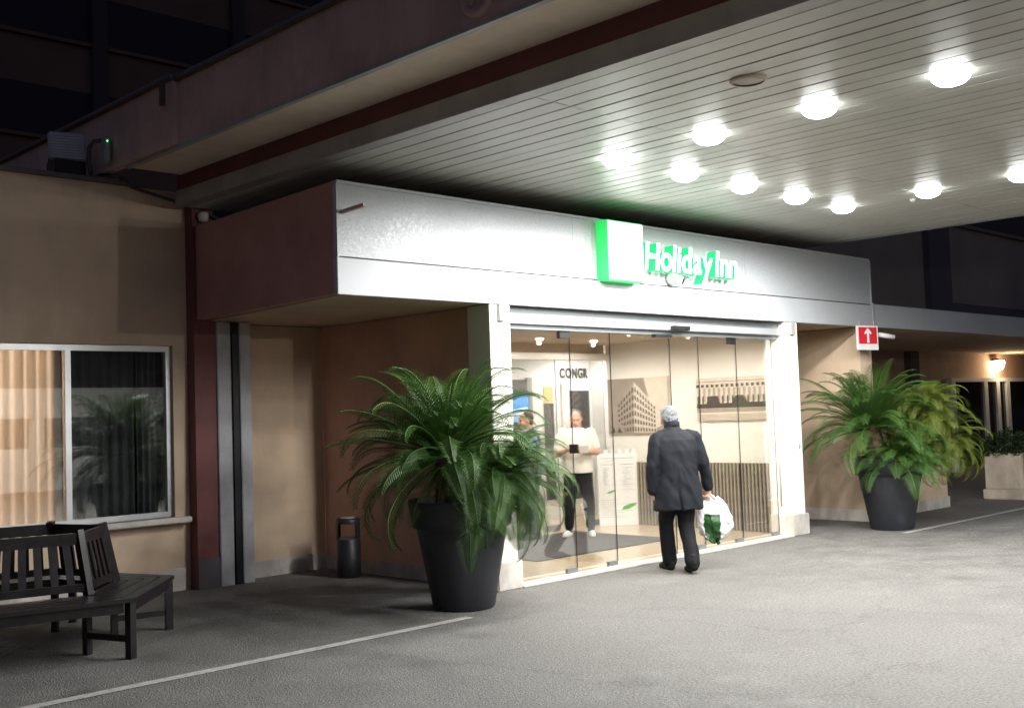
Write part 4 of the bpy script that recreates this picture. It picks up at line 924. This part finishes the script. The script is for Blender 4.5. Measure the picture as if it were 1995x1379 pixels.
# ---- standing figures inside
def standing(name_, loc, rz, label, skin, top, legs, shoes, hair, arms, tilt, turn=0, sleeve=.5, hem=.83, s=1.0):
    t = thing(name_, loc, label, 'person', rz=rz); t.scale = (s, s, s)
    b = bmesh.new(); hc = Vector((0,.035,1.545)); rt = head(b, hc, tilt, turn, .98)
    cap(b, (0,.0,1.36), (0,.02,1.47), .06, .056)
    loft(b, [(0,0,.84,.155,.11),(0,0,.95,.17,.125),(0,.012,1.08,.17,.135),(0,.005,1.22,.185,.125),(0,0,1.33,.19,.11),(0,0,1.40,.11,.075),(0,0,1.43,.06,.055)])
    for g in (-1, 1): chain(b, [(g*.09,0,.87),(g*.125,.015,.49),(g*.145,0,.07)], [.098,.070,.046])
    for g, (el, wr, d, o_, pn, cu) in zip((-1, 1), arms):
        chain(b, [(g*.195,0,1.355), el, wr], [.056,.047,.033]); hand(b, wr, d, o_, pn, cu)
    me = fuse(b, .0075, 2)
    ey = [hc+rt @ (Vector((g*.031,.083,.004))*.98) for g in (-1, 1)]; mo = hc+rt @ Vector((0,.096,-.066))
    def fn(c):
        if c.z < .10: return 3
        if c.z < .90 and abs(c.x) < .235: return 1
        if (c-mo).length < .022 and abs((rt.inverted() @ (c-mo)).z) < .006: return 4
        if min((c-e).length for e in ey) < .013: return 2
        return 0
    paint(me, [skin, legs, 'ink', 'trousers', 'lips'], fn); obj('body', me, t)
    b = bmesh.new()
    for g in (-1, 1): chain(b, [(g*.085,0,.84),(g*.125,.015,.50),(g*.143,.0,.14)], [.108,.084,.062])
    ell(b, (0,0,.90), (.175,.135,.09)); me = fuse(b, .010, 2, .008, 8, 1); paint(me, [legs], lambda c: 0); obj('trousers', me, t)
    b = bmesh.new()
    loft(b, [(0,.004,hem,.195,.145),(0,.008,.95,.197,.150),(0,.015,1.08,.196,.155),(0,.008,1.22,.205,.145),(0,.0,1.32,.21,.130),(0,0,1.385,.16,.10),(0,0,1.425,.085,.075)])
    for g, (el, *_r) in zip((-1, 1), arms):
        a, e = Vector((g*.18,0,1.355)), Vector(el); chain(b, [a, a.lerp(e, sleeve+.25)], [.074,.066])
    me = fuse(b, .009, 3, .008, 9, 6); paint(me, [top], lambda c: 0); obj('shirt', me, t)
    for g in (-1, 1):
        b = bmesh.new(); shoe(b, (g*.143,-.05,0), (g*.19,.21,0)); me = fuse(b, .007, 2); paint(me, [shoes], lambda c: 0); obj('shoe', me, t)
    b = bmesh.new()
    for p, r in (((0,-.03,.036),(.081,.088,.085)), ((0,-.05,-.01),(.070,.052,.07))): ell(b, hc+rt @ Vector(p), r, rt)
    me = fuse(b, .007, 2, .004, 40, 3); paint(me, [hair], lambda c: 0); obj('hair', me, t)
    return t
L2 = ((10.93, 9.97, .013))
ang2 = math.atan2(-9.97, -10.93)-math.pi/2
standing('person', L2, ang2+R(-6), 'person in white t-shirt and black joggers reading papers inside the lobby', 'skin_pale', 'tshirt', 'trousers', 'shoe_white', 'hair_dark',
    (((-.265,.04,1.10), (-.10,.27,1.12), (.55,.6,.1), (0,.1,1), (.5,-.3,.2), .9), ((.265,.05,1.08), (.13,.27,1.13), (-.5,.6,.25), (0,.1,1), (-.5,-.3,.2), .9)), R(-20), R(6), .45)
M2 = Matrix.Translation(L2) @ Matrix.Rotation(ang2+R(-6), 4, 'Z')
tb_ = thing('tablet', M2 @ Vector((.015,.36,1.10)), 'small dark tablet held by the person in white', 'tablet', rz=ang2)
q = MB().box(-.07,.05,-.006,.006,0,.13,bev=.003); o = q.build('tablet_case', 'ink', tb_, local=True); o.rotation_euler.x = R(-25)
pp = thing('paper_sheet', M2 @ Vector((-.125,.355,1.10)), 'white folded paper held beside the dark tablet', 'paper', rz=ang2)
q = MB().box(-.06,.055,-.002,.002,0,.11,bev=.001); o = q.build('sheet', 'paper', pp, local=True); o.rotation_euler.x = R(-25)
standing('person', (10.36, 10.30, .013), R(60), 'person in light blue top and jeans mostly hidden behind the left palm', 'skin', 'shirt_blue', 'jeans', 'shoe_black', 'hair_dark',
    (((-.25,-.02,1.10), (-.24,.06,.86), (0,.15,-1), (.2,1,0), (1,0,0), .4), ((.25,-.02,1.10), (.24,.06,.86), (0,.15,-1), (-.2,1,0), (-1,0,0), .4)), R(-8), 0, .6, .80)
